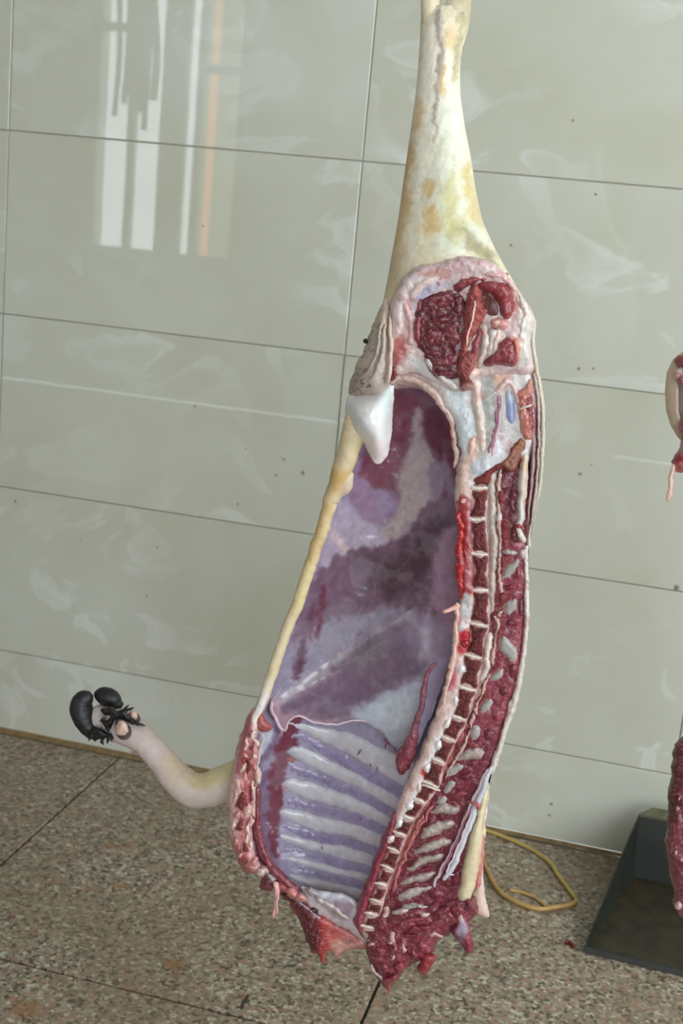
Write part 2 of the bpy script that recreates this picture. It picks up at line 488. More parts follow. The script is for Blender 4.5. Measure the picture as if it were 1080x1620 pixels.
def granite_material():
    mt, nt, b = new_mat('pink_granite')
    geo = N(nt, 'ShaderNodeNewGeometry').outputs['Position']
    vo = N(nt, 'ShaderNodeTexVoronoi'); vo.inputs['Scale'].default_value = 150; vo.inputs['Randomness'].default_value = 1
    nz = N(nt, 'ShaderNodeTexNoise'); nz.inputs['Scale'].default_value = 160; nz.inputs['Detail'].default_value = 3; nt.links.new(geo, nz.inputs['Vector'])
    sc = N(nt, 'ShaderNodeVectorMath', operation='SCALE'); sc.inputs['Scale'].default_value = .012; nt.links.new(nz.outputs['Color'], sc.inputs[0])
    ad = N(nt, 'ShaderNodeVectorMath', operation='ADD'); nt.links.new(geo, ad.inputs[0]); nt.links.new(sc.outputs[0], ad.inputs[1])
    nt.links.new(ad.outputs[0], vo.inputs['Vector'])
    sp = N(nt, 'ShaderNodeSeparateColor'); nt.links.new(vo.outputs['Color'], sp.inputs[0])
    rp = N(nt, 'ShaderNodeValToRGB'); rp.color_ramp.interpolation = 'CONSTANT'
    e = rp.color_ramp.elements
    e[0].position = 0; e[0].color = (*s2l((70, 64, 56)), 1)
    e[1].position = .13; e[1].color = (*s2l((118, 106, 90)), 1)
    for p, c in ((.32, (150, 137, 118)), (.52, (160, 122, 104)), (.64, (168, 157, 138)), (.80, (134, 122, 104)), (.92, (194, 186, 170))):
        k = e.new(p); k.color = (*s2l(c), 1)
    nt.links.new(sp.outputs[0], rp.inputs[0])
    # grime film
    n2 = N(nt, 'ShaderNodeTexNoise'); n2.inputs['Scale'].default_value = 3.5; n2.inputs['Detail'].default_value = 5; nt.links.new(geo, n2.inputs['Vector'])
    m2 = N(nt, 'ShaderNodeMapRange'); m2.inputs[1].default_value = .42; m2.inputs[2].default_value = .7; m2.inputs[3].default_value = .12; m2.inputs[4].default_value = .5; nt.links.new(n2.outputs[0], m2.inputs[0])
    mx = N(nt, 'ShaderNodeMix', data_type='RGBA'); nt.links.new(m2.outputs[0], mx.inputs[0]); nt.links.new(rp.outputs[0], mx.inputs[6]); mx.inputs[7].default_value = (*s2l((128, 108, 82)), 1)
    SP = [(190, 1403, 14), (175, 1338, 14), (280, 1528, 20), (45, 1595, 22), (265, 1525, 10), (205, 1340, 9), (140, 1405, 7)]
    spots = [(tuple(on_floor(a, c)), r * .0014, (142, 96, 54)) for (a, c, r) in SP]
    out = dirt_spots(nt, geo, spots, mx.outputs[2], .6)
    nt.links.new(out, b.inputs['Base Color'])
    b.inputs['Roughness'].default_value = .38
    return mt


M_TILE = tile_material()
M_GROUT = flat_mat('wall_grout', (172, 168, 150), .8)
M_GRAN = granite_material()
M_FGROUT = flat_mat('floor_grout', (48, 40, 28), .85)
M_PLASTER = flat_mat('painted_plaster', (176, 174, 166), .7, grain=4, gamp=.05)
M_OCHRE = flat_mat('dirty_mortar', (122, 100, 66), .8, grain=40, gamp=.3, bump=.4)
M_FRAME = flat_mat('grey_window_frame', (150, 150, 145), .5)
M_STEEL = flat_mat('steel', (150, 152, 152), .35, 1.0)


def box_mesh(name, sx, sy, sz, bev=.0):
    bm = bmesh.new(); bmesh.ops.create_cube(bm, size=1)
    for v_ in bm.verts: v_.co = Vector((v_.co.x * sx, v_.co.y * sy, v_.co.z * sz))
    if bev: bmesh.ops.bevel(bm, geom=bm.edges[:], offset=bev, segments=1, affect='EDGES')
    me = bpy.data.meshes.new(name); bm.to_mesh(me); bm.free()
    return me


def box(name, x0, x1, y0, y1, z0, z1, mat, parent=None, bev=0.):
    me = box_mesh(name, x1 - x0, y1 - y0, z1 - z0, bev); me.materials.append(mat)
    o = bpy.data.objects.new(name, me); o.location = ((x0 + x1) / 2, (y0 + y1) / 2, (z0 + z1) / 2)
    COL.objects.link(o)
    if parent:
        o.parent = parent; o.matrix_parent_inverse = Matrix.Translation(parent.location).inverted()
    return o


def holed_wall(name, axis, pos, thick, a0, a1, z0, z1, holes, mat):
    """upright slab with rectangular openings; axis 'y': spans x, axis 'x': spans y"""
    xs = sorted({a0, a1, *[h[0] for h in holes], *[h[1] for h in holes]}); zs = sorted({z0, z1, *[h[2] for h in holes], *[h[3] for h in holes]})
    bm = bmesh.new()
    for i in range(len(xs) - 1):
        for j in range(len(zs) - 1):
            cx, cz = (xs[i] + xs[i + 1]) / 2, (zs[j] + zs[j + 1]) / 2
            if any(h[0] < cx < h[1] and h[2] < cz < h[3] for h in holes): continue
            r = bmesh.ops.create_cube(bm, size=1)
            for v_ in r['verts']:
                a = cx + v_.co.x * (xs[i + 1] - xs[i]); z = cz + v_.co.z * (zs[j + 1] - zs[j]); t = pos + v_.co.y * thick
                v_.co = Vector((a, t, z)) if axis == 'y' else Vector((t, a, z))
    bmesh.ops.remove_doubles(bm, verts=bm.verts[:], dist=1e-5)
    me = bpy.data.meshes.new(name); bm.to_mesh(me); bm.free(); me.materials.append(mat)
    o = bpy.data.objects.new(name, me); COL.objects.link(o)
    return tag(o, kind='structure')


# tiled wall
TX0, TZ1, TW, TH = -1.4985, 1.4064, .8, .4
wall_back = tag(box('wall_back', RX0, RX1, .006, .14, 0, RZ1, M_GROUT), kind='structure')
GAP = .0022
tile_me = box_mesh('tile', TW - GAP, .009, TH - GAP, .0012); tile_me.materials.append(M_TILE)
tile_low = box_mesh('tile_cut', TW - GAP, .009, TZ1 - 3 * TH - .008, .0012); tile_low.materials.append(M_TILE)
tr = random.Random(11)
for i in range(-3, 5):
    for j in range(-4, 5):
        zc = TZ1 + TH / 2 - TH * (j + 1) + TH
        zt = TZ1 - TH * j
        zb = zt - TH
        if zb < .05:
            if zt < .19: continue
            me, zc = tile_low, (zt + .006) / 2
        else:
            me, zc = tile_me, (zt + zb) / 2
        if zt > RZ1 or TX0 + TW * (i + 1) > RX1 or TX0 + TW * i < RX0: continue
        o = bpy.data.objects.new('tile', me); COL.objects.link(o)
        o.location = (TX0 + TW * (i + .5), .0045 + tr.uniform(-.0004, .0004), zc)
        o.rotation_euler = (tr.uniform(-.0012, .0012), 0, tr.uniform(-.0022, .0022))
        o.parent = wall_back; o.matrix_parent_inverse = Matrix.Translation(wall_back.location).inverted()

# granite floor
floor = tag(box('floor', RX0, RX1, RY0, .006, -.12, -.006, M_FGROUT), kind='structure')
FX, FW, FY = -1.1536, .7909, -.866
g_me = {}
ys = [-.012, FY] + [FY - .8 * k for k in range(1, 6)]
for r_ in range(len(ys) - 1):
    y1_, y0_ = ys[r_], max(ys[r_ + 1], RY0)
    if y1_ <= RY0: break
    for i in range(-4, 6):
        x0_ = FX + FW * i; x1_ = x0_ + FW
        if x0_ < RX0 or x1_ > RX1: continue
        key = round(y1_ - y0_, 3)
        if key not in g_me:
            g_me[key] = box_mesh('paver', FW - .0055, key - .0055, .02, .0012); g_me[key].materials.append(M_GRAN)
        o = bpy.data.objects.new('paver', g_me[key]); COL.objects.link(o)
        o.location = ((x0_ + x1_) / 2, (y0_ + y1_) / 2, -.010)
        o.parent = floor; o.matrix_parent_inverse = Matrix.Translation(floor.location).inverted()

# mortar fillet along the foot of the wall
bm = bmesh.new()
prof = [(0, .016), (-.004, .012), (-.010, .006), (-.018, .001), (0, .001)]
nx = 140
rows = []
for i in range(nx):
    x = RX0 + (RX1 - RX0) * i / (nx - 1); k = (.62 if x < -.6 else .4) * (.6 + .8 * float(fbm(x * 9, 0.3)))
    rows.append([bm.verts.new((x, y_ * k, z_ * k)) for y_, z_ in prof])
for a, b_ in zip(rows, rows[1:]):
    for k in range(5): bm.faces.new((a[k], a[(k + 1) % 5], b_[(k + 1) % 5], b_[k]))
me = bpy.data.meshes.new('trim_1'); bm.to_mesh(me); bm.free(); me.materials.append(M_OCHRE)
o = bpy.data.objects.new('trim_1', me); COL.objects.link(o); tag(o, kind='structure')

tag(box('ceiling', RX0, RX1, RY0, .14, RZ1, RZ1 + .1, M_PLASTER), kind='structure')
tag(box('wall_left', RX0 - .12, RX0, RY0, .14, 0, RZ1, M_PLASTER), kind='structure')
holed_wall('wall_right', 'x', RX1 + .06, .12, RY0, .14, 0, RZ1, [(SIDEW[0], SIDEW[1], SIDEW[2], SIDEW[3])], M_PLASTER)
holed_wall('wall_front', 'y', RY0 - .06, .12, RX0, RX1, 0, RZ1, [WIN, DOOR], M_PLASTER)

# window behind the camera: its reflection stands in the glossy tiles
win = tag(box('window_1', WIN[0], WIN[1], RY0 - .07, RY0 - .01, WIN[2] - .03, WIN[2], M_FRAME), kind='structure')
M_STRIPO = flat_mat('orange_plastic_strip', (240, 150, 70), .3)
M_STRIPC = flat_mat('milky_plastic_strip', (225, 222, 205), .3)
for mt, cc in ((M_STRIPO, (1, .62, .38, 1)), (M_STRIPC, (.50, .48, .38, 1))):
    nt = mt.node_tree; b = nt.nodes['Principled BSDF']
    tl = N(nt, 'ShaderNodeBsdfTransparent'); tl.inputs[0].default_value = cc
    ms = N(nt, 'ShaderNodeMixShader'); ms.inputs[0].default_value = .9
    nt.links.new(b.outputs[0], ms.inputs[1]); nt.links.new(tl.outputs[0], ms.inputs[2])
    nt.links.new(ms.outputs[0], nt.nodes['Material Output'].inputs[0])
for x0_, x1_ in ((-3.412, -3.365), (-3.205, -3.045), (-2.985, -2.948), (-2.72, -2.68)):
    box('window_frame', x0_, x1_, RY0 - .06, RY0 - .01, WIN[2], WIN[3], M_FRAME, win)
for z_ in (2.14, 2.62):
    box('window_frame', WIN[0], -3.412, RY0 - .055, RY0 - .015, z_, z_ + .05, M_FRAME, win)
    box('window_frame', -2.948, -2.72, RY0 - .055, RY0 - .015, z_ - .2, z_ - .15, M_FRAME, win)
for x0_, x1_, mt in ((-2.946, -2.915, M_STRIPC), (-2.913, -2.868, M_STRIPO), (-2.866, -2.80, M_STRIPC), (-2.798, -2.722, M_STRIPC)):
    box('curtain_strip', x0_, x1_, RY0 - .047, RY0 - .043, WIN[2], WIN[3], mt, win)
w2 = tag(box('window_2', RX1 + .02, RX1 + .10, SIDEW[0], SIDEW[1], SIDEW[2] - .03, SIDEW[2], M_FRAME), kind='structure')
for k in range(5):
    y_ = SIDEW[0] + (SIDEW[1] - SIDEW[0]) * k / 4
    box('window_frame', RX1 + .03, RX1 + .08, y_ - .025, y_ + .025, SIDEW[2], SIDEW[3], M_FRAME, w2)

# ------------------------------------------------------------------ the hanging half carcass
def tab(rows):
    a = np.array(rows, float)
    return lambda v, j: np.interp(v, a[:, 0], a[:, j])


# v, left edge, right edge, depth of rim, bulge to the back, front (negative: convex skin, positive: hollow)
HULL = np.array([
    (8, 676, 738, .045, .014, -.012), (16, 669, 742, .045, .020, -.018), (32, 665, 740, .045, .025, -.024), (60, 664, 733, .045, .027, -.026), (110, 661, 727, .045, .027, -.027),
    (150, 657, 728, .045, .028, -.028), (200, 650, 735, .045, .034, -.034), (250, 643, 745, .045, .040, -.040), (300, 636, 752, .044, .046, -.046), (350, 629, 763, .042, .054, -.052),
    (400, 620, 786, .038, .066, -.058), (440, 613, 809, .030, .082, -.052), (480, 605, 832, .020, .095, -.035), (510, 601, 843, .012, .102, -.018), (560, 588, 846, .008, .11, .0),
    (600, 575, 851, .006, .115, .03), (640, 562, 858, .004, .118, .09), (690, 548, 859, .004, .122, .108), (760, 529, 855, .004, .126, .112), (830, 510, 843, .004, .13, .115), (870, 497, 836, .004, .13, .115),
    (930, 474, 832, .004, .132, .118), (1000, 450, 829, .004, .135, .12), (1060, 429, 821, .004, .138, .122), (1120, 402, 806, .004, .14, .124), (1180, 374, 789, .004, .142, .126),
    (1240, 364, 774, .006, .142, .126), (1300, 363, 765, .006, .135, .12), (1350, 373, 757, .006, .12, .105), (1400, 432, 742, .008, .095, .08), (1430, 488, 720, .012, .06, .045), (1445, 520, 690, .016, .03, .02)])


def hull_at(v):
    vv = np.arange(8, 1446, 1.0)
    out = []
    for j in range(1, 6):
        a = np.interp(vv, HULL[:, 0], HULL[:, j]); p = np.pad(a, 10, mode='edge')
        a = np.convolve(p, np.ones(21) / 21, 'valid')
        out.append(np.interp(v, vv, a))
    return out


SKIN = paint((236, 223, 194), [
    ([(640, 150), (660, 60), (690, 0), (705, 100), (690, 260), (650, 400), (615, 420), (640, 260)], (250, 242, 224), 25),
    ([(700, 120), (725, 140), (745, 260), (770, 380), (740, 400), (690, 390), (680, 260)], (220, 219, 200), 20),
    ([(640, 240), (650, 225), (655, 260), (640, 300), (632, 320)], (206, 146, 72), 10, 6, .6),
    ([(625, 330), (640, 290), (650, 330), (632, 400), (612, 420)], (218, 176, 112), 12, 7, .7),
    ([(655, 170), (668, 160), (664, 200), (652, 215)], (222, 178, 118), 8, 5, .6),
    ([(672, 290), (688, 285), (690, 305), (676, 315)], (200, 152, 84), 8, 5, .6),
    ([(670, 330), (690, 325), (690, 360), (672, 372)], (206, 160, 92), 8, 6, .6),
    ([(700, 60), (716, 40), (726, 70), (716, 78), (702, 74)], (212, 168, 108), 8, 5, .6),
    ([(696, 105), (704, 100), (700, 140), (694, 150)], (214, 158, 86), 5, 3, .6),
    ([(732, 270), (744, 262), (757, 340), (764, 360), (748, 352), (738, 320)], (198, 164, 88), 10, 7, .6),
    ([(700, 290), (718, 280), (724, 330), (735, 360), (716, 380), (698, 360)], (188, 178, 116), 14, 7, .7),
    ([(733, 0), (748, 0), (730, 60), (722, 110), (716, 130), (714, 100), (724, 50)], (160, 150, 118), 8, 3),
    ([(690, 12), (699, 18), (698, 70), (700, 95), (692, 150), (690, 220), (688, 220), (686, 150), (693, 90), (691, 40)], (176, 160, 152), 4, 1),
    ([(727, 362), (745, 370), (772, 395), (790, 425), (770, 415), (742, 400), (735, 385)], (160, 152, 122), 7, 2),  # grey triangular shadow of the fold, painted into the skin colour
    ([(600, 420), (640, 400), (632, 470), (610, 510), (590, 560), (560, 620), (560, 580)], (214, 194, 160), 16, 6),
], 2)

root = thing('half_carcass', tuple(px(560, 1440, .05)), 'split half carcass with pale skin on, ribs and sawn spine exposed, hanging by one leg', 'carcass')

nv, nt_ = 560, 160
vs = np.linspace(8, 1445, nv)
xl, xr, rim, bk, fr = hull_at(vs)
th = np.linspace(0, 2 * math.pi, nt_, endpoint=False)
V = []; UV = []
for t in th:
    c, s = math.cos(t), math.sin(t)
    u = (xl + xr) / 2 + (xr - xl) / 2 * c
    if s >= 0: y = rim + bk * abs(s) ** .9
    else: y = rim + fr * abs(s) ** 1.0
    wob = (fbm(u / 40, vs / 60 + t, 4) - .5) * .004
    V.append(px(u, vs, y + wob)); UV.append(np.stack([u, vs], 1))
V = np.stack(V, 1).reshape(-1, 3); UV = np.stack(UV, 1).reshape(-1, 2)
Fc = [[i * nt_ + j, (i + 1) * nt_ + j, (i + 1) * nt_ + (j + 1) % nt_, i * nt_ + (j + 1) % nt_] for i in range(nv - 1) for j in range(nt_)]
Fc.append([j for j in range(nt_)]); Fc.append([(nv - 1) * nt_ + j for j in range(nt_)][::-1])
_wu, _wv = warp(UV[:, 0], UV[:, 1], 2.2)
hide = mesh_obj('hide', V, Fc, M_HIDE, root, colorize(SKIN, _wu, _wv, None, 1, .10, 10))
hide['label'] = 'pale scalded skin with yellow-brown singe marks'

for nm, pts in (('shank_tendon', [(690, 70, .043, 14), (684, 40, .042, 16), (682, 15, .042, 16), (680, -10, .044, 14), (678, -40, .045, 13), (684, -68, .045, 13), (700, -84, .045, 14), (712, -86, .045, 12)]),
                ('shank', [(714, 80, .045, 15), (720, 45, .045, 19), (724, 15, .045, 20), (728, -15, .045, 17), (732, -40, .045, 16), (728, -66, .045, 16), (716, -82, .045, 14), (706, -90, .045, 10)])):
    tube(nm, pts, hide, M_HIDE, paint((232, 216, 188), [([(732, -60), (760, -60), (750, 20), (728, 60)], (176, 164, 132), 8, 3), ([(690, 30), (702, 20), (702, 70), (694, 70)], (206, 166, 116), 6, 3, .6)]), ns=20, wp=0, bump=.04, var=.08)

# cavity
cavL = tab([(560, 600), (600, 592), (680, 560), (700, 553), (760, 532), (830, 512), (900, 490), (1000, 452), (1060, 432), (1120, 408), (1180, 388), (1240, 380), (1300, 380), (1360, 400), (1400, 438), (1440, 492), (1470, 530)])
cavR = tab([(560, 690), (600, 705), (640, 714), (700, 726), (780, 729), (960, 732), (1000, 724), (1080, 712), (1130, 699), (1180, 680), (1250, 649), (1290, 629), (1330, 612), (1380, 594), (1440, 574), (1470, 566)])
cavB = tab([(560, .03), (600, .04), (700, .068), (900, .085), (1200, .095), (1350, .08), (1440, .05), (1470, .04)])


def cav(u, v):
    a, b = cavL(v, 1), cavR(v, 1)
    s = np.clip((2 * u - a - b) / (b - a), -1, 1)
    y = cavB(v, 1) * (1 - s * s) ** .62
    top = np.clip((v - 596) / 70, 0, 1)
    return y * np.sqrt(np.clip(1 - (1 - top) ** 2, 0, 1)) + .004


LIN0 = paint((152, 134, 158), [
    # upper belly wall
    ([(590, 600), (700, 605), (735, 660), (735, 830), (700, 800), (660, 830), (600, 760), (565, 730), (590, 660)], (126, 84, 104), 10, 5),
    ([(668, 640), (690, 645), (716, 690), (730, 740), (730, 790), (704, 790), (690, 750), (674, 700)], (104, 56, 70), 10, 4),
    ([(622, 622), (655, 632), (650, 670), (640, 705), (628, 740), (612, 768), (590, 772), (568, 742), (585, 715), (605, 700)], (124, 66, 86), 7, 3),
    ([(596, 640), (620, 625), (618, 680), (604, 715), (590, 720)], (140, 92, 112), 8, 4),
    ([(657, 646), (664, 646), (670, 690), (688, 730), (694, 780), (668, 812), (640, 840), (618, 862), (598, 856), (612, 815), (632, 790), (628, 765), (642, 725), (652, 690)], (178, 160, 162), 6, 3),
    ([(690, 728), (704, 738), (706, 762), (700, 784), (688, 788), (678, 774), (678, 742)], (138, 118, 136), 6, 2),
    ([(700, 720), (722, 770), (728, 800), (720, 800), (704, 770)], (150, 130, 152), 5, 2),
    ([(556, 742), (590, 776), (620, 774), (630, 790), (622, 815), (604, 830), (580, 828), (560, 800), (546, 775)], (148, 118, 148), 6, 3),
    ([(596, 786), (618, 782), (624, 800), (612, 818), (598, 812)], (154, 132, 164), 6, 3),
    ([(530, 800), (548, 790), (572, 822), (600, 840), (618, 858), (585, 868), (556, 872), (530, 884), (506, 900), (512, 850)], (174, 158, 178), 7, 5),
    ([(522, 838), (530, 836), (544, 862), (556, 868), (548, 874), (532, 864)], (206, 180, 184), 4, 2),
    # the dark muscle sheet with its feathered upper edge
    ([(492, 920), (508, 895), (534, 884), (552, 868), (580, 866), (606, 862), (630, 850), (650, 834), (668, 808), (692, 792), (735, 800), (737, 965), (690, 985), (640, 965), (580, 1000), (530, 1012), (500, 1014), (470, 1060), (460, 1020), (476, 960)], (118, 90, 108), 5, 9),
    ([(600, 900), (628, 870), (660, 845), (690, 810), (735, 830), (735, 880), (700, 900), (660, 930), (620, 950), (590, 930)], (84, 58, 70), 14, 10),
    ([(552, 876), (590, 870), (610, 880), (600, 910), (566, 910)], (98, 72, 90), 8, 8),
    ([(694, 850), (735, 845), (735, 1000), (690, 980), (684, 920)], (166, 132, 154), 12, 8),  # lilac strip, colour lightened to offset the shade beside the spine
    ([(505, 985), (560, 975), (600, 960), (640, 962), (580, 1000), (520, 1040), (470, 1075), (440, 1095), (445, 1050), (470, 1015)], (150, 142, 160), 10, 7),
    ([(508, 925), (514, 925), (514, 970), (506, 1008), (500, 1008), (504, 965)], (110, 50, 70), 4, 3),
    ([(494, 955), (499, 950), (498, 1000), (490, 1020), (488, 990)], (112, 70, 92), 4, 3),
    ([(570, 930), (578, 925), (580, 962), (572, 972)], (100, 78, 104), 5, 4),
    ([(480, 1000), (485, 1000), (482, 1040), (472, 1072), (462, 1075), (470, 1040)], (100, 66, 84), 5, 3),
    # rib wall
    ([(440, 1130), (640, 1130), (720, 1080), (700, 1150), (640, 1260), (560, 1470), (470, 1430), (440, 1380)], (160, 150, 176), 8, 2),
    # muscle band beside the breastbone
    ([(452, 1135), (478, 1128), (472, 1165), (466, 1195), (452, 1225), (449, 1260), (442, 1300), (440, 1335), (442, 1362), (428, 1350), (420, 1300), (422, 1260), (424, 1220), (432, 1185), (446, 1160)], (116, 52, 70), 4, 4),
    ([(405, 1155), (440, 1150), (436, 1180), (426, 1215), (424, 1270), (422, 1320), (432, 1360), (410, 1350), (400, 1300), (402, 1230)], (122, 100, 126), 6, 4),
    ([(412, 1160), (425, 1152), (434, 1158), (428, 1178), (412, 1194)], (186, 192, 202), 4, 2),
    ([(414, 1206), (436, 1196), (432, 1206), (414, 1222)], (158, 148, 168), 4, 2),
    ([(450, 1240), (456, 1236), (456, 1250), (448, 1252)], (206, 150, 140), 4, 2),
    ([(460, 1190), (468, 1186), (464, 1200), (456, 1206)], (196, 120, 112), 4, 2),
    ([(395, 1235), (408, 1240), (410, 1300), (424, 1350), (445, 1385), (470, 1410), (450, 1405), (420, 1370), (400, 1330)], (134, 60, 80), 5, 3),
    ([(470, 1415), (540, 1415), (575, 1440), (565, 1470), (520, 1460), (490, 1440)], (190, 176, 178), 12, 6),
    ([(515, 1415), (552, 1420), (548, 1455), (520, 1440)], (140, 110, 130), 8, 3),
], 5)


def LIN(u, v, d):
    uu, vw = warp(u, v, 1.6)
    return LIN0(uu, vw, d)


def streaky(fn, amp=14, sx=5., sy=40., ang=0.):
    ca, sa = math.cos(ang), math.sin(ang)

    def g(u, v, d):
        c = fn(u, v, d)
        n = fbm((u * ca + v * sa) / sx, (-u * sa + v * ca) / sy, 7, 3) - .5
        n2 = fbm(u / 26, v / 26, 9, 3) - .5
        return np.clip(c + (n * amp * 2 + n2 * amp)[:, None] * np.array([1, .95, .95]), 0, 255)
    return g


vv = np.arange(596, 1466, 10.)
ol = np.concatenate([np.stack([cavL(vv, 1) - 4, vv], 1), np.stack([cavR(vv, 1) + 8, vv], 1)[::-1]])
lin = piece('cavity_lining', ol, root, M_MEMB, streaky(LIN, 9, 7, 16, .5), depth=cav, thick=0, w=6, back=.006, res=2.4, bump=.0022, bs=22, var=.10, seed=1, shrink=0., wp=0, embed=0)
lin['label'] = 'glossy purple belly and chest lining'

# ribs under the lining
gaps = [[(440, 1128), (500, 1138), (556, 1146), (600, 1168), (660, 1196)], [(456, 1168), (473, 1165), (516, 1188), (567, 1216), (640, 1258)], [(452, 1209), (510, 1233), (567, 1256), (632, 1294)], [(444, 1262), (499, 1279), (556, 1293), (628, 1322)],
        [(437, 1302), (499, 1324), (556, 1333), (604, 1352)], [(438, 1339), (499, 1355), (539, 1367), (592, 1380)], [(446, 1368), (499, 1382), (556, 1395), (580, 1402)], [(460, 1404), (500, 1413), (545, 1424), (572, 1432)]]
for i in range(len(gaps) - 1):
    a = smoothline(gaps[i], False, 6.); b = smoothline(gaps[i + 1], False, 6.)
    n = 28
    A = np.stack([np.interp(np.linspace(0, 1, n), np.linspace(0, 1, len(a)), a[:, k]) for k in (0, 1)], 1)
    B = np.stack([np.interp(np.linspace(0, 1, n), np.linspace(0, 1, len(b)), b[:, k]) for k in (0, 1)], 1)
    Cn = A * .45 + B * .55; gap = np.abs(B[:, 1] - A[:, 1])
    e_ = np.linspace(0, 1, n)
    inset = np.interp(e_, [0, .06, .2, 1], [.42, .28, .19, .18]) * gap
    up = A.copy(); lo = B.copy(); up[:, 1] += inset; lo[:, 1] -= inset
    ol = np.concatenate([up, lo[::-1]])
    hw = float(np.median(gap)) * .28

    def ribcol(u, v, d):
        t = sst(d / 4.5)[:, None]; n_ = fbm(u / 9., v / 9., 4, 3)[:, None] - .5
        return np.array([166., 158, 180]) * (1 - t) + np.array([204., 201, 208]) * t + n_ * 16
    piece('rib', ol, lin, M_MEMB, ribcol, depth=cav, thick=.0045, embed=.0012, w=max(hw, 6), back=.006, res=2.8, ragged=1.6, bump=.0008, bs=9, seed=i, var=.05, wp=.5, relax=6)
# membrane between the ribs: fringed purple muscle strips
for i, g_ in enumerate(gaps[1:-1]):
    q = smoothline(g_, False, 5.)
    wd_ = np.interp(np.linspace(0, 1, len(q)), [0, .12, .5, 1], [3, 7.5, 10, 11]) * (1 if i < 4 else .72)
    T = np.gradient(q, axis=0); T /= np.linalg.norm(T, axis=1)[:, None]; Nn = np.stack([-T[:, 1], T[:, 0]], 1)
    ol = np.concatenate([q + Nn * wd_[:, None], (q - Nn * wd_[:, None])[::-1]])
    piece('intercostal_muscle', ol, lin, M_MEMB, streaky(lambda u, v, d: np.array([150., 138, 172]) * sst(d / 5.)[:, None] + np.array([164., 156, 178]) * (1 - sst(d / 5.)[:, None]), 12, 3, 5), depth=cav, thick=.0016, embed=.0010, w=7, back=.004, res=2.6, ragged=3.5, bump=.0012, bs=6, seed=i, var=.08)
for i, (a, b) in enumerate([((566, 1196), (571, 1186)), ((585, 1206), (588, 1215)), ((597, 1212), (597, 1222)), ((572, 1292), (571, 1298)), ((508, 1339), (508, 1345)), ((604, 1168), (620, 1182)), ((620, 1182), (632, 1192)), ((612, 1172), (611, 1186))]):
    ya = float(cav(np.array([a[0]]), np.array([a[1]]))[0]) - .006
    tube('vessel', [(a[0], a[1], ya, .9), ((a[0] + b[0]) / 2, (a[1] + b[1]) / 2, ya - .001, 1.2), (b[0], b[1], ya, .8)], lin, M_MEAT, (160, 70, 80), ns=6)

# diaphragm: a sheet that bulges over the lower belly, free lower edge above the ribs
DIA = paint((136, 112, 132), [
    ([(436, 1100), (455, 1080), (500, 1050), (560, 1010), (610, 975), (650, 955), (680, 965), (640, 985), (590, 1005), (560, 1035), (510, 1075), (470, 1095), (448, 1118)], (172, 164, 168), 10, 5),
    ([(440, 1125), (470, 1100), (500, 1085), (530, 1060), (580, 1035), (640, 1005), (690, 1000), (700, 1040), (650, 1075), (590, 1100), (555, 1125), (505, 1140), (470, 1130)], (124, 100, 122), 14, 9),
    ([(560, 1015), (600, 1000), (610, 1040), (580, 1060), (555, 1050)], (128, 112, 124), 10, 5),
    ([(640, 985), (670, 965), (712, 990), (714, 1040), (690, 1060), (660, 1040)], (156, 134, 158), 16, 8),
    ([(640, 960), (655, 957), (660, 985), (680, 1000), (685, 1050), (670, 1040), (660, 1000), (645, 985)], (176, 164, 182), 8, 3),
    ([(555, 1132), (590, 1105), (650, 1078), (700, 1055), (715, 1070), (690, 1130), (655, 1200), (625, 1185), (600, 1160)], (192, 196, 212), 10, 5),
    ([(600, 1110), (640, 1095), (650, 1130), (620, 1150), (596, 1135)], (206, 212, 222), 12, 6),
    ([(672, 1060), (712, 1045), (700, 1120), (660, 1190), (664, 1130)], (170, 158, 186), 10, 4),
    ([(428, 1120), (440, 1105), (446, 1130), (470, 1128), (500, 1142), (545, 1134), (545, 1150), (440, 1170)], (176, 140, 154), 5, 2),
], 3)


def dia_depth(u, v):
    t = np.clip((v - 955 - (650 - u) * .62) / 170, 0, 1)
    ridge = np.exp(-((v - (1044 + (560 - u) * .60)) / 24.) ** 2) * .008 * np.clip((690 - u) / 60, 0, 1) * sst(t / .22)
    fold = np.exp(-((u - 668 + (v - 980) * .1) / 9.) ** 2) * .004 * sst(t / .2) * np.clip((1060 - v) / 50, 0, 1)
    return np.maximum(cav(u, v), .004) + .0005 - .022 * sst(t) * np.clip((712 - u) / 60, 0, 1) - ridge - fold + .012 * sst((v - 1120) / 80) * np.clip((u - 540) / 60, 0, 1)


def DIAC(u, v, d):
    a = DIA(*warp(u, v, 1.5), d); l = LIN(u, v, d)
    t = np.maximum(sst(d / 20.), sst((v - 1085) / 25.))[:, None]
    return l * (1 - t) + a * t


dia = piece('diaphragm', [(427, 1112), (436, 1098), (455, 1080), (490, 1056), (530, 1026), (570, 1000), (610, 972), (648, 952), (690, 968), (716, 992), (716, 1040), (706, 1070), (694, 1100), (684, 1130), (668, 1165), (652, 1198), (640, 1200), (622, 1182), (600, 1157), (575, 1142), (545, 1138), (512, 1146), (490, 1138), (472, 1132), (458, 1136), (450, 1150), (446, 1162), (440, 1150), (430, 1135)],
            root, M_MEMB, streaky(DIAC, 10, 8, 14), depth=dia_depth, thick=.0, embed=.0, w=8, back=.003, res=2.6, bump=.0014, bs=16, seed=4, shrink=0.)
tube('membrane_fold', [(430, 1108, .012, 3), (432, 1128, .004, 3.2), (441, 1148, 0, 3.2), (450, 1156, .0, 2.6), (458, 1138, .002, 2.4), (474, 1133, .006, 2.2), (500, 1142, .012, 2.2), (530, 1145, .018, 2.0), (560, 1140, .026, 1.6), (580, 1142, .032, 1.2)], dia, M_MEMB, (196, 168, 180))
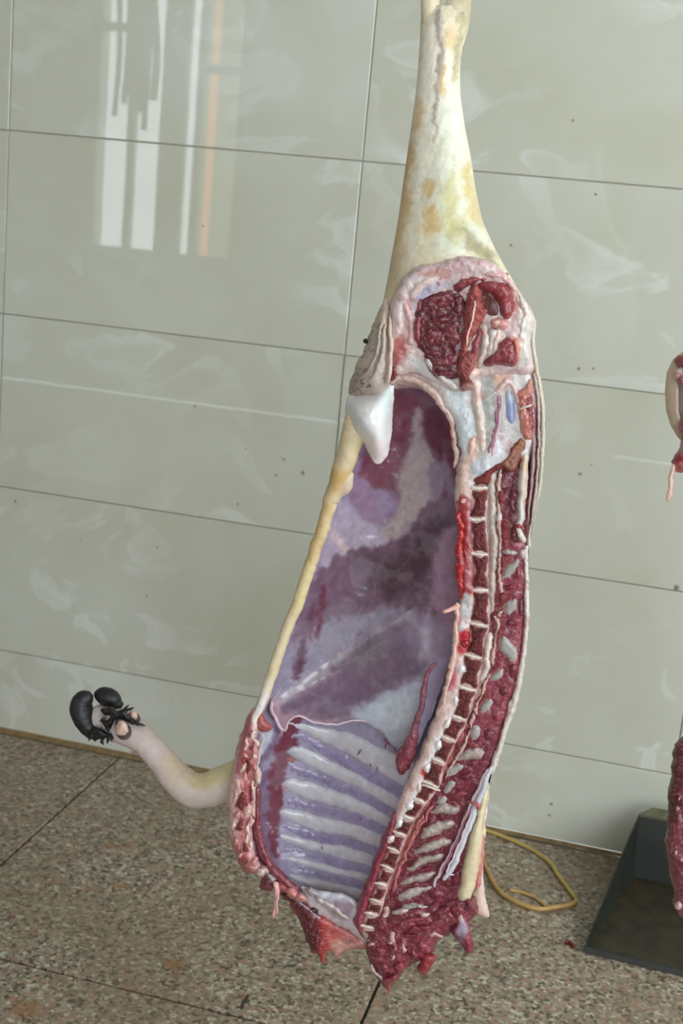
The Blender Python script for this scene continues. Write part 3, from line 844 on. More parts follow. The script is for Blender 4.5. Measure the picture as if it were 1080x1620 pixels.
tube('muscle_strap', [(690, 1050, .014, 2.5), (680, 1058, .012, 3.5), (671, 1090, .012, 4.5), (664, 1125, .012, 5), (658, 1150, .012, 6), (650, 1172, .012, 10), (643, 1192, .012, 15), (638, 1206, .014, 14), (634, 1218, .016, 8), (636, 1226, .018, 4)], dia, M_MEAT, paint((150, 92, 112), [([(628, 1175), (660, 1170), (655, 1225), (628, 1228)], (142, 66, 84), 10, 4)]), flat=.7, bump=.1)
tube('muscle_strap', [(668, 1085, .02, 2.5), (662, 1130, .02, 2.5), (657, 1170, .02, 3), (655, 1200, .02, 4)], dia, M_MEAT, (112, 68, 80))

def blob(name, u, v, a, b, ang, parent, mat, col, depth, thick, **kw):
    ca, sa = math.cos(ang), math.sin(ang)
    p = [(u + a * math.cos(k) * ca - b * math.sin(k) * sa, v + a * math.cos(k) * sa + b * math.sin(k) * ca) for k in np.linspace(0, 2 * math.pi, 11)[:-1]]
    kw.setdefault('ragged', min(a, b) * .25); kw.setdefault('res', max(1.8, min(a, b) / 4)); kw.setdefault('w', min(a, b) * .9); kw.setdefault('bump', thick * .35)
    return piece(name, p, parent, mat, col, depth=depth, thick=thick, back=max(.006, thick), **kw)


# ------------------------------------------------------------------ rolled flank edge and breast
ROLLC = paint((216, 196, 158), [
    ([(520, 740), (560, 745), (556, 770), (520, 775)], (196, 158, 102), 14, 8),
    ([(500, 800), (520, 800), (505, 870), (480, 900)], (204, 170, 116), 14, 8),
    ([(535, 700), (580, 700), (570, 740), (530, 740)], (206, 186, 150), 12, 6),
    ([(470, 900), (500, 900), (480, 960), (455, 960)], (220, 200, 152), 12, 8),
    ([(440, 990), (460, 990), (420, 1090), (400, 1120)], (224, 206, 172), 12, 6),
    ([(408, 1080), (430, 1080), (412, 1130), (396, 1150)], (226, 212, 194), 8, 3)], 6)
tube('flank_edge', [(572, 640, .006, 20), (562, 675, .003, 21), (552, 710, 0, 18), (541, 745, 0, 17), (530, 775, 0, 15), (519, 808, 0, 11.5), (502, 860, 0, 10.5), (479, 930, 0, 10.5), (453, 1000, 0, 9.5), (432, 1060, 0, 9.5), (416, 1105, 0, 9), (404, 1135, .002, 7), (396, 1160, .004, 5)], root, M_HIDE, ROLLC, ns=18, bump=.05, var=.08, label='cream rolled skin along the cut flank')
piece('flank_fold', [(522, 770), (538, 752), (556, 748), (557, 772), (545, 785), (533, 795), (520, 812), (514, 806)], root, M_HIDE, (206, 184, 158), depth=-.004, thick=.006, w=12, back=.012)
tube('breast_cartilage', [(424, 1085, -.004, 4), (414, 1110, -.006, 6), (405, 1135, -.007, 6), (400, 1155, -.007, 5), (397, 1170, -.006, 3)], root, M_CORD, (232, 222, 218), flat=.6)

BR = paint((222, 176, 176), [([(400, 1120), (398, 1150), (389, 1185), (381, 1225), (373, 1228), (377, 1190), (386, 1150)], (168, 92, 108), 5, 2),
                             ([(362, 1240), (380, 1230), (376, 1300), (380, 1350), (365, 1330)], (226, 186, 182), 8, 4),
                             ([(385, 1190), (408, 1170), (404, 1250), (392, 1300), (396, 1370), (408, 1385), (390, 1375), (378, 1310), (382, 1240)], (186, 104, 108), 7, 6),
                             ([(362, 1330), (380, 1345), (400, 1385), (385, 1380)], (192, 104, 110), 6, 5)], 8)
brisket = piece('brisket', [(402, 1118), (408, 1135), (408, 1170), (410, 1200), (406, 1240), (402, 1275), (400, 1310), (404, 1345), (412, 1372), (418, 1388), (404, 1384), (390, 1382), (378, 1366), (368, 1345), (362, 1315), (360, 1275), (363, 1235), (370, 1200), (379, 1165), (390, 1138)],
                root, M_FAT, BR, depth=.0, thick=.014, w=16, back=.02, res=3., ragged=1.2, bump=.003, bs=7, seed=2)
for i, (u, v, a, b, t) in enumerate([(395, 1212, 8, 17, .1), (381, 1268, 9, 15, -.1), (381, 1305, 8, 13, 0), (385, 1338, 7, 12, .1), (391, 1364, 6, 9, .3), (396, 1163, 4, 8, .1), (397, 1185, 5, 7, .1)]):
    p = [(u + a * math.cos(k) * math.cos(t) - b * math.sin(k) * math.sin(t), v + a * math.cos(k) * math.sin(t) + b * math.sin(k) * math.cos(t)) for k in np.linspace(0, 2 * math.pi, 9)[:-1]]
    piece('breastbone_segment', p, brisket, M_MARROW, lambda u_, v_, d: np.where((d < 2)[:, None], np.array([[226., 190, 182]]), np.array([[150., 62, 66]])), depth=-.0145, thick=.004, w=5, back=.006, res=2., ragged=2.2, seed=i, wp=1.8)
lr = random.Random(3)
for i, (u, v, r) in enumerate([(402, 1192, 6), (389, 1194, 5), (404, 1216, 5), (408, 1228, 7), (376, 1240, 7), (386, 1234, 5), (400, 1245, 6), (371, 1262, 7), (398, 1268, 6), (391, 1284, 7), (399, 1280, 5), (376, 1288, 7), (370, 1305, 6), (391, 1318, 4), (372, 1330, 5), (397, 1335, 4), (380, 1352, 5), (402, 1365, 5), (412, 1380, 6), (399, 1300, 4), (383, 1214, 5), (405, 1175, 5)]):
    blob('fat_lump', u, v, r * lr.uniform(.7, 1.1), r * lr.uniform(1.2, 2.1), lr.uniform(-.5, .5), brisket, M_FAT, [(232, 204, 194), (224, 182, 174), (208, 148, 146)][i % 3], -.0135, .005, seed=i, ragged=r * .5, res=2.0, bump=.002, bs=4)
br = random.Random(12)
for i in range(16):
    v0 = 1165 + i * 12.5; u0 = np.interp(v0, [1165, 1230, 1290, 1340, 1380], [400, 392, 382, 384, 400]) + br.uniform(-10, 12)
    L = br.uniform(8, 17); sl = br.uniform(-.45, .35)
    band('fat_strand', [(u0 - sl * L, v0 - L, -.0155, 1.6), (u0, v0, -.0175, br.uniform(2.4, 4.)), (u0 + sl * L * .6, v0 + L, -.0155, 1.6)], brisket, M_FAT, [(236, 208, 200), (226, 186, 180), (206, 140, 140), (158, 66, 72)][i % 4], flat=.6, seed=i, ragged=1.4, bump=.3, wp=2.0)
piece('breast_muscle', [(404, 1128), (415, 1128), (424, 1142), (430, 1148), (424, 1156), (410, 1156), (402, 1150)], root, M_MEAT, (188, 104, 102), depth=-.002, thick=.008, w=10, back=.01, bump=.002, res=2.5, ragged=1)
tube('sinew', [(412, 1160, -.002, 2), (418, 1168, -.001, 2), (411, 1186, .0, 2.4), (406, 1230, .0, 2.4), (402, 1280, .002, 2), (412, 1330, .003, 1.8)], root, M_CORD, (206, 190, 190))
piece('breast_muscle', [(404, 1245), (412, 1250), (414, 1300), (424, 1345), (440, 1372), (462, 1395), (476, 1408), (462, 1412), (436, 1395), (416, 1372), (404, 1335), (400, 1290)], root, M_MEAT, streaky(lambda u, v, d: np.tile([142., 68, 84], (len(u), 1)), 18, 4, 30), depth=.004, thick=.008, w=8, back=.016, res=3, ragged=1, bump=.002)

# ------------------------------------------------------------------ lower ragged edge
blob('meat_trim', 424, 1398, 12, 14, .7, root, M_MEAT, (132, 66, 84), .004, .010)
blob('fat_lump', 418, 1376, 9, 6, .6, root, M_FAT, (206, 176, 172), -.002, .008)
blob('fat_lump', 430, 1388, 8, 5, .8, root, M_FAT, (198, 186, 184), -.002, .008)
blob('meat_trim', 446, 1404, 12, 8, .6, root, M_MEAT, (176, 98, 104), 0, .008)
blob('fat_lump', 462, 1413, 11, 9, .4, root, M_FAT, (214, 138, 136), -.002, .01)
blob('fat_lump', 476, 1419, 10, 7, .2, root, M_FAT, (220, 150, 146), -.002, .01)
blob('meat_trim', 452, 1418, 13, 6, .5, root, M_MEAT, (70, 30, 34), .006, .006)
blob('fat_lump', 494, 1412, 12, 7, .5, root, M_FAT, (176, 170, 174), .006, .008)
blob('fat_lump', 515, 1430, 22, 7, .55, root, M_FAT, (200, 190, 188), .006, .008)
blob('fat_lump', 537, 1444, 22, 6, .6, root, M_FAT, (206, 192, 188), .006, .008)
blob('meat_trim', 497, 1441, 8, 8, .6, root, M_MEAT, (60, 26, 30), .008, .006)
tube('hanging_shred', [(436, 1394, -.004, 5), (439, 1410, -.006, 5), (437, 1425, -.006, 3.2), (434, 1438, -.006, 3), (432, 1446, -.005, 3.4), (431, 1454, -.004, 1.5)], root, M_FAT, (218, 158, 156), bump=.25)
tube('hanging_shred', [(441, 1400, -.004, 3), (440, 1418, -.008, 2), (437, 1436, -.008, 1.6), (437, 1447, -.006, 1.2)], root, M_FAT, (226, 178, 170), bump=.2)
FL = paint((214, 148, 142), [([(450, 1420), (480, 1425), (496, 1445), (510, 1460), (512, 1490), (505, 1512), (480, 1500), (470, 1450)], (104, 46, 58), 8, 4),
                             ([(500, 1445), (516, 1452), (520, 1480), (520, 1505), (508, 1525), (500, 1512), (510, 1490), (506, 1465)], (176, 44, 46), 9, 4),
                             ([(520, 1462), (545, 1470), (570, 1490), (545, 1480), (525, 1500)], (182, 76, 76), 9, 4),
                             ([(524, 1490), (545, 1486), (575, 1497), (545, 1508), (530, 1515)], (226, 178, 168), 8, 3)], 3)
piece('neck_flap', [(456, 1420), (478, 1422), (492, 1436), (512, 1450), (545, 1464), (576, 1486), (584, 1500), (562, 1502), (542, 1507), (534, 1515), (526, 1506), (517, 1510), (512, 1520), (508, 1526), (504, 1512), (493, 1505), (485, 1490), (480, 1467), (468, 1446)], root, M_MEAT, FL, depth=lambda u, v: .014 + .00012 * (u - 520) + .004 * np.sin(u / 14.), thick=.006, w=12, back=.008, res=3, bump=.002, bs=14, ragged=.8)
piece('neck_membrane', [(476, 1404), (500, 1408), (535, 1412), (566, 1428), (578, 1468), (580, 1495), (560, 1480), (530, 1462), (505, 1450), (490, 1440)], root, M_MEMB, paint((196, 182, 184), [([(515, 1412), (555, 1420), (552, 1455), (520, 1442)], (150, 124, 142), 8, 3), ([(480, 1404), (540, 1410), (575, 1425), (560, 1428), (510, 1420)], (196, 194, 202), 6, 3)]), depth=.011, thick=.003, w=8, back=.004, res=3, bump=.002)

# ------------------------------------------------------------------ back: muscle, spine, processes
DISC = [((745, 771), (773, 772)), ((742, 819), (769, 821)), ((744, 874), (772, 877)), ((746, 933), (773, 933)), ((743, 985), (772, 989)), ((734, 1033), (764, 1040)), ((724, 1084), (754, 1093)), ((714, 1131), (739, 1139)), ((697, 1164), (721, 1174)), ((682, 1198), (704, 1210)),
        ((666, 1233), (693, 1246)), ((655, 1262), (674, 1272)), ((638, 1289), (656, 1298)), ((624, 1314), (644, 1324)), ((614, 1340), (633, 1348)), ((604, 1368), (623, 1377)), ((594, 1396), (614, 1402)), ((586, 1421), (606, 1429)), ((578, 1444), (600, 1450)), ((570, 1463), (598, 1471)), ((578, 1489), (606, 1488))]
BM = paint((128, 54, 76), [
    ([(795, 740), (822, 735), (822, 860), (800, 870), (790, 800)], (116, 56, 72), 6, 3),
    ([(792, 870), (832, 870), (834, 1000), (826, 1060), (800, 1130), (760, 1180), (760, 1100), (780, 1000)], (150, 68, 90), 6, 4),
    ([(690, 1230), (755, 1180), (750, 1250), (735, 1330), (700, 1440), (640, 1460), (640, 1380)], (124, 50, 70), 8, 5)], 4)
back_m = piece('back_muscle', [(772, 765), (790, 744), (815, 735), (834, 735), (838, 790), (834, 860), (833, 930), (831, 1000), (823, 1060), (808, 1110), (792, 1165), (778, 1212), (766, 1262), (760, 1330), (745, 1415), (712, 1462), (650, 1484), (606, 1480), (596, 1450), (612, 1400), (640, 1330), (680, 1250), (712, 1180), (742, 1110), (764, 1050), (768, 1000), (770, 880)],
               root, M_MEAT, streaky(BM, 16, 6, 24), depth=.006, thick=.006, w=12, back=.045, res=3.4, bump=.002, bs=10, seed=6)
# fat and blood-stained band in front of the spine
dl = [d[0] for d in DISC]
FB = paint((226, 196, 190), [
    ([(716, 690), (752, 700), (750, 780), (742, 800), (722, 800)], (214, 178, 172), 10, 6),
    ([(722, 790), (736, 784), (746, 800), (748, 840), (750, 930), (736, 948), (722, 940), (724, 850)], (160, 46, 50), 6, 5),
    ([(738, 790), (748, 800), (748, 850), (743, 870), (740, 830)], (186, 120, 132), 4, 3),
    ([(738, 880), (746, 880), (746, 925), (738, 930)], (188, 130, 136), 4, 4),
    ([(732, 940), (744, 945), (736, 1000), (728, 1000)], (206, 206, 210), 4, 3),
    ([(728, 1000), (746, 1000), (742, 1030), (726, 1030)], (186, 32, 44), 5, 4),
    ([(712, 1060), (722, 1060), (718, 1090), (708, 1088)], (186, 96, 108), 5, 3),
    ([(722, 1120), (700, 1150), (670, 1220), (645, 1270), (625, 1310), (634, 1312), (660, 1270), (690, 1205), (718, 1150)], (228, 224, 226), 6, 3),
    ([(668, 1216), (680, 1216), (676, 1232), (668, 1230)], (186, 50, 56), 3, 3),
    ([(626, 1298), (636, 1298), (634, 1310), (626, 1310)], (190, 50, 56), 3, 3)], 6)
fb = piece('fat_band', [(722, 760), (721, 790), (725, 830), (725, 940), (722, 965), (716, 1000), (712, 1050), (702, 1090), (688, 1130), (670, 1180), (643, 1240), (624, 1285), (619, 1316), (628, 1322)] + [(a[0] + 9, a[1]) for a in dl[13:0:-1]] + [(752, 771)],
           root, M_FAT, FB, depth=.004, thick=.008, w=9, back=.03, res=3, bump=.0022, bs=8, seed=3, ragged=.8)
for i, pts in enumerate([[(730, 792, -.004, 3), (728, 830, -.0045, 5), (727, 870, -.0045, 5.5), (728, 910, -.0045, 5), (729, 944, -.004, 3)], [(736, 840, -.0045, 3), (735, 866, -.005, 4), (738, 896, -.005, 4), (742, 925, -.0045, 3)]]):
    band('blood_clot', pts, fb, M_MEAT, [(196, 44, 48), (190, 96, 104)][i], flat=.45, ragged=2.6, bump=.5, var=.35, seed=i)
band('blood_vessel', [(736, 1010, -.004, 3), (735, 1018, -.008, 7), (731, 1028, -.004, 3)], fb, M_MEAT, (170, 26, 40), bump=.4)
tube('vessel_stump', [(724, 960, -.002, 5), (714, 964, -.008, 4), (704, 967, -.012, 3.5), (700, 966, -.013, 2.5)], fb, M_FAT, (226, 170, 158))
band('vessel_wall', [(722, 955, -.004, 4), (721, 1000, -.005, 4.5), (716, 1050, -.005, 4), (706, 1095, -.004, 4), (690, 1140, -.003, 3.5)], fb, M_FAT, (228, 188, 176), bump=.1)
piece('neck_muscle', [(622, 1284), (630, 1300), (624, 1326), (610, 1362), (598, 1396), (586, 1430), (578, 1462), (582, 1490), (568, 1478), (560, 1455), (566, 1428), (578, 1396), (592, 1358), (606, 1320)], root, M_MEAT, streaky(lambda u, v, d: np.tile([152., 62, 86], (len(u), 1)), 12, 4, 30), depth=.004, thick=.009, w=10, back=.03, res=3, bump=.0015)

spine = piece('spinal_canal', [(773, 748), (786, 742), (790, 800), (790, 900), (787, 960), (784, 1000), (779, 1050), (770, 1090), (754, 1130), (741, 1165), (722, 1200), (701, 1242), (684, 1274), (662, 1308), (645, 1350), (627, 1396), (616, 1435), (612, 1466), (614, 1488), (600, 1488)] + [(b[0] - 5, b[1]) for b in [d[1] for d in DISC][19::-1]], root, M_FAT,
              paint((186, 166, 160), [([(765, 950), (785, 950), (784, 1000), (772, 1000)], (130, 96, 92), 8, 5), ([(775, 840), (785, 840), (785, 920), (776, 920)], (158, 116, 112), 6, 5), ([(760, 1030), (782, 1030), (750, 1130), (735, 1130)], (196, 160, 152), 8, 6), ([(745, 1110), (760, 1120), (690, 1260), (620, 1420), (600, 1440), (640, 1320), (700, 1190)], (176, 92, 94), 8, 7), ([(600, 1420), (620, 1420), (615, 1480), (600, 1480)], (120, 60, 66), 6, 4)], 2),
              depth=.003, thick=.003, w=6, back=.03, res=3, bump=.002, bs=7, seed=5)


piece('vertebral_bed', [(d[0][0] + 1, d[0][1]) for d in DISC] + [(d[1][0] + 2, d[1][1]) for d in DISC[::-1]], spine, M_FAT, (206, 172, 166), depth=-.001, thick=.0012, w=5, back=.02, res=3, wp=.5, bump=.001)


def marrow(u, v, d):
    n = fbm(u / 5, v / 5, 3, 4)
    c = np.array([116., 36, 44]) + (n[:, None] - .5) * np.array([110., 60, 62])
    e = sst(1 - d / 3.2)[:, None]
    return c * (1 - e) + np.array([212., 178, 172]) * e


for i in range(len(DISC) - 1):
    (a0, b0), (a1, b1) = DISC[i], DISC[i + 1]
    a0, b0, a1, b1 = map(np.array, (a0, b0, a1, b1))
    ax = (a1 - a0) / np.linalg.norm(a1 - a0); wv = b0 - a0; wn = wv / np.linalg.norm(wv); Wd = np.linalg.norm(wv)
    g0, g1 = 2.6, 2.6
    mid_l = (a0 + a1) / 2 + wn * Wd * .24; mid_r = (b0 + b1) / 2 - wn * Wd * .10
    o_ = [a0 + ax * g0 + wn * 1, a0 * .55 + b0 * .45 + ax * (g0 + 2.5), b0 + ax * g0 - wn * 1, b0 * .7 + b1 * .3 - wn * Wd * .05, mid_r, b0 * .3 + b1 * .7 - wn * Wd * .05, b1 - ax * g1 - wn, b1 * .45 + a1 * .55 - ax * (g1 + .5), a1 - ax * g1 + wn, a0 * .3 + a1 * .7 + wn * Wd * .14, mid_l, a0 * .7 + a1 * .3 + wn * Wd * .14]
    piece('vertebra', [tuple(p) for p in o_], spine, M_MARROW, marrow, depth=-.0035, thick=.003, w=4, back=.02, res=2.2, bump=.0012, bs=3, seed=i, ragged=.8, var=.15)
for i in range(5, 14):
    (a0, b0), (a1, b1) = DISC[i], DISC[i + 1]
    mu, mv = (a0[0] + a1[0]) / 2 + 1.5, (a0[1] + a1[1]) / 2 - .5
    blob('fat_lobe', mu, mv, 6.5, 10 if i < 9 else 8, math.atan2(a1[1] - a0[1], a1[0] - a0[0]) - math.pi / 2, spine, M_SLICK, [(228, 224, 226), (222, 206, 206), (230, 226, 230)][i % 3], -.0050, .003, seed=i, ragged=2.0, wp=1.2)
for i, (a, b) in enumerate(DISC[:-1]):
    sag = (2.5 if i < 7 else -1.5)
    mx_, my_ = (a[0] + b[0]) / 2, (a[1] + b[1]) / 2 + sag * (.5 if i < 7 else 1)
    r = 2.8 if i < 6 else 2.0
    r *= .75 + .5 * float(NT[3][i, 7])
    band('spinal_disc', [(a[0] - 3, a[1], -.004, r * 1.3), (mx_ - (b[0] - a[0]) * .15, my_, -.0062, r * 1.05), (b[0] - 1, b[1], -.005, r * .45)], spine, M_SLICK, (226, 212, 202), flat=.7, step=2, wp=.5, ragged=.7, var=.08, seed=i)
tube('spinal_disc', [(665, 1241, -.004, 1.6), (680, 1245, -.007, 2.0), (697, 1250, -.004, 1.6)], spine, M_CORD, (222, 204, 198), flat=.8, ns=8, step=2)
band('spinal_cord', [(776, 998, -.002, 3.5), (774, 1010, -.004, 5), (770, 1045, -.004, 5), (764, 1072, -.003, 4.5), (762, 1082, -.001, 3)], spine, M_FAT, (226, 206, 200), bump=.1)
band('spinal_cord', [(778, 745, -.002, 6), (779, 790, -.003, 7), (780, 830, -.003, 6), (781, 880, -.003, 6.5), (779, 930, -.003, 5), (776, 975, -.001, 4)], spine, M_FAT, (198, 180, 172), bump=.12, flat=.6)
band('spinal_cord', [(612, 1432, -.003, 4), (608, 1455, -.005, 5.5), (610, 1475, -.006, 6), (618, 1492, -.006, 5), (622, 1500, -.004, 3)], spine, M_FAT, (222, 196, 188), bump=.12)
for i, pts in enumerate([[(790, 744), (790, 800), (791, 870), (793, 930), (790, 975)], [(786, 975), (786, 1000), (780, 1035), (778, 1050)], [(780, 1048), (768, 1085), (758, 1108), (752, 1130)], [(748, 1130), (741, 1160), (724, 1196), (703, 1232)], [(684, 1275), (664, 1306), (646, 1340), (630, 1380), (620, 1412)], [(668, 1290), (655, 1318), (640, 1352), (624, 1390)]]):
    band('canal_edge', [(u, v, -.005, 2.6 if i < 3 else 2.2) for u, v in pts], spine, M_FAT, [(204, 172, 162), (206, 170, 160), (180, 108, 104)][min(i // 2, 2)], bump=.3, seed=i)
piece('sacrum', [(747, 757), (761, 750), (780, 736), (799, 723), (818, 690), (827, 690), (833, 703), (828, 716), (818, 738), (808, 748), (795, 742), (780, 749), (774, 768), (754, 764)], root, M_MARROW, paint((150, 58, 62), [([(795, 735), (812, 708), (822, 694), (832, 702), (818, 736), (806, 744)], (198, 150, 132), 6, 6), ([(820, 695), (830, 700), (826, 712), (818, 708)], (186, 142, 92), 4, 3)]), depth=-.003, thick=.005, w=5, back=.03, res=2.2, bump=.0025, bs=5, ragged=1.5)


def bone_red(u, v, d):
    n = fbm(u / 4, v / 4, 6, 3)
    c = np.array([156., 60, 72]) + (n[:, None] - .5) * 80
    e = sst(1 - d / 2.2)[:, None]
    return c * (1 - e) + np.array([222., 194, 188]) * e


for i, p in enumerate([[(787, 778), (794, 774), (800, 786), (799, 798), (790, 801), (786, 790)], [(790, 824), (800, 822), (807, 834), (807, 846), (803, 862), (796, 866), (789, 852), (791, 838)],
                       [(792, 878), (805, 876), (812, 882), (806, 892), (798, 905), (797, 922), (791, 928), (790, 900)], [(790, 936), (806, 940), (812, 946), (798, 956), (794, 968), (788, 978), (787, 955)],
                       [(784, 996), (796, 992), (800, 998), (792, 1006), (789, 1026), (782, 1034), (781, 1015)], [(776, 1052), (790, 1046), (796, 1054), (782, 1062), (776, 1074), (770, 1072)],
                       [(760, 1100), (772, 1096), (776, 1104), (764, 1110), (757, 1124), (752, 1122)], [(738, 1176), (748, 1174), (756, 1180), (742, 1186), (734, 1188)]]):
    piece('spinous_process', p, back_m, M_MARROW, bone_red, depth=-.002, thick=.004, w=4, back=.012, res=2, bump=.001, bs=3, ragged=.8, seed=i)
for i, p in enumerate([[(797, 906), (807, 891), (819, 884), (821, 899), (810, 911), (798, 916)], [(795, 967), (798, 952), (817, 948), (817, 966), (804, 975)], [(788, 1028), (793, 1004), (808, 1014), (819, 1024), (817, 1043), (806, 1047), (797, 1036)],
                       [(775, 1072), (782, 1061), (797, 1057), (794, 1070), (780, 1080)], [(758, 1124), (764, 1109), (780, 1106), (772, 1122), (761, 1130)], [(743, 1165), (749, 1150), (760, 1147), (762, 1162), (750, 1170)],
                       [(703, 1223), (721, 1208), (738, 1211), (728, 1222), (712, 1231)], [(700, 1249), (710, 1237), (724, 1235), (714, 1250), (706, 1258)], [(688, 1268), (700, 1260), (706, 1268), (696, 1276)],
                       [(636, 1430), (655, 1426), (682, 1432), (680, 1442), (642, 1444)]]):
    piece('grey_cartilage', p, back_m, M_CORD, lambda u, v, d: np.where((d < 1.6)[:, None], np.array([[216., 206, 200]]), np.array([[168., 160, 156]])), depth=-.001, thick=.0025, w=4, back=.008, res=2.0, ragged=1.6, seed=i, wp=1.5)
for i, p in enumerate([[(722, 1200), (740, 1187), (760, 1185), (761, 1195), (742, 1200)], [(682, 1285), (698, 1274), (721, 1276), (720, 1284), (693, 1288)], [(669, 1319), (684, 1305), (711, 1300), (711, 1310), (690, 1318), (672, 1324)], [(657, 1344), (674, 1335), (706, 1328), (705, 1338), (683, 1344), (660, 1351)],
                       [(647, 1371), (670, 1356), (697, 1352), (697, 1361), (671, 1367), (650, 1378)], [(636, 1394), (654, 1386), (684, 1381), (684, 1389), (650, 1398)], [(630, 1417), (650, 1407), (682, 1403), (672, 1412), (642, 1421)]]):
    cy_ = np.mean([y_ for _, y_ in p]); p = [(x_ + (3 if x_ > np.mean([q_[0] for q_ in p]) else -2), y_ + (1.6 if y_ > cy_ else -1.6)) for x_, y_ in p]
    piece('spinous_process', p, back_m, M_FAT, paint((214, 192, 186), [([(x + 1, y + 3) for x, y in p], (180, 166, 160), 3, 2)]), depth=-.002, thick=.0055, w=5, back=.014, res=2.0, ragged=1.6, bump=.0016, bs=4, seed=i, wp=1.2, var=.2)
for i, (u, v, a, b, t) in enumerate([(806, 930, 10, 6, -.2), (808, 986, 11, 7, .1), (820, 905, 6, 14, 0), (824, 960, 5, 18, 0), (812, 1060, 9, 14, .4), (796, 1092, 12, 12, .3), (786, 1130, 12, 14, .4), (774, 1160, 10, 12, .4), (748, 1208, 12, 7, -.2), (738, 1228, 14, 7, -.2), (728, 1256, 14, 8, -.3), (736, 1286, 9, 16, .4), (724, 1318, 8, 16, .4), (704, 1292, 14, 5, -.2), (690, 1328, 16, 5, -.25), (678, 1350, 18, 5, -.25), (668, 1377, 18, 5, -.25), (664, 1400, 18, 6, -.2), (716, 1352, 8, 18, .4), (706, 1392, 12, 14, .4), (690, 1415, 14, 10, -.2), (722, 1388, 9, 18, .3), (812, 790, 8, 26, 0), (814, 845, 9, 16, 0)]):
    blob('muscle_bundle', u, v, a, b, t, back_m, M_MEAT, [(142, 58, 80), (128, 50, 72), (158, 72, 92), (120, 52, 70)][i % 4] if i < 22 else (112, 54, 70), .001, .006, seed=i)
# ligaments
for i, (pts, c) in enumerate([([(772, 1216, 0, 3), (760, 1240, -.003, 3.5), (742, 1280, -.005, 3.2), (722, 1325, -.006, 3), (702, 1370, -.006, 3), (688, 1396, -.006, 3), (690, 1404, -.004, 2.5)], (202, 176, 186)),
                              ([(776, 1212, 0, 3), (766, 1242, -.004, 5), (750, 1284, -.007, 5), (732, 1332, -.008, 5), (716, 1372, -.008, 5), (700, 1392, -.006, 3.5)], (206, 204, 212)),
                              ([(760, 1250, -.003, 2.2), (742, 1295, -.009, 2.4), (722, 1345, -.01, 2.2), (708, 1378, -.009, 2.2), (712, 1384, -.008, 1.8), (718, 1385, -.006, 1.5)], (214, 196, 206)),
                              ([(752, 1262, -.004, 1.6), (734, 1302, -.008, 1.6), (714, 1350, -.009, 1.6), (700, 1384, -.008, 1.4)], (168, 96, 120))]):
    tube('ligament', pts, root, M_CORD, c, ns=8)
tube('meat_shred', [(738, 1268, -.008, 1.6), (750, 1270, -.012, 2.4), (758, 1274, -.012, 4), (755, 1280, -.01, 3)], root, M_MEAT, (206, 110, 112))
nuchal = piece('neck_ligament', [(771, 1222), (771, 1262), (766, 1300), (763, 1340), (756, 1385), (746, 1420), (740, 1428), (724, 1424), (728, 1395), (736, 1352), (744, 1312), (756, 1278), (764, 1245)], root, M_CORD, paint((228, 212, 176), [([(756, 1340), (766, 1340), (758, 1400), (748, 1400)], (226, 196, 166), 6, 3)]), depth=-.003, thick=.008, w=7, back=.02, res=3, label='pale yellow neck ligament')
# white back edge
band('back_fat_edge', [(831, 862, 0, 4), (832, 900, 0, 3), (833, 950, 0, 4), (832, 1000, 0, 4), (828, 1040, 0, 4.5), (820, 1080, 0, 5), (811, 1115, 0, 6), (801, 1145, 0, 5), (792, 1175, 0, 5), (783, 1205, 0, 5), (776, 1225, 0, 4)], root, M_FAT, (222, 210, 202), bump=.25, flat=1.0, wp=.7, ragged=.6)
band('back_fat_edge', [(770, 1235, .004, 3), (768, 1270, .004, 3.5), (766, 1310, .004, 3.5), (762, 1350, .004, 3.5), (758, 1390, .004, 4), (754, 1410, .004, 4)], root, M_FAT, paint((226, 208, 192), [([(756, 1330), (768, 1330), (768, 1420), (750, 1420)], (206, 132, 128), 6, 8)]), bump=.25)
piece('skin_tag', [(758, 1372), (764, 1376), (767, 1412), (773, 1442), (772, 1450), (752, 1448), (746, 1436), (752, 1400)], root, M_HIDE, (222, 196, 182), depth=.012, thick=.003, w=6, back=.004, res=3)
band('back_fat_edge', [(812, 1098, .004, 3), (808, 1112, 0, 5), (804, 1126, 0, 5), (800, 1134, .003, 2)], root, M_FAT, (232, 226, 216), bump=.2)

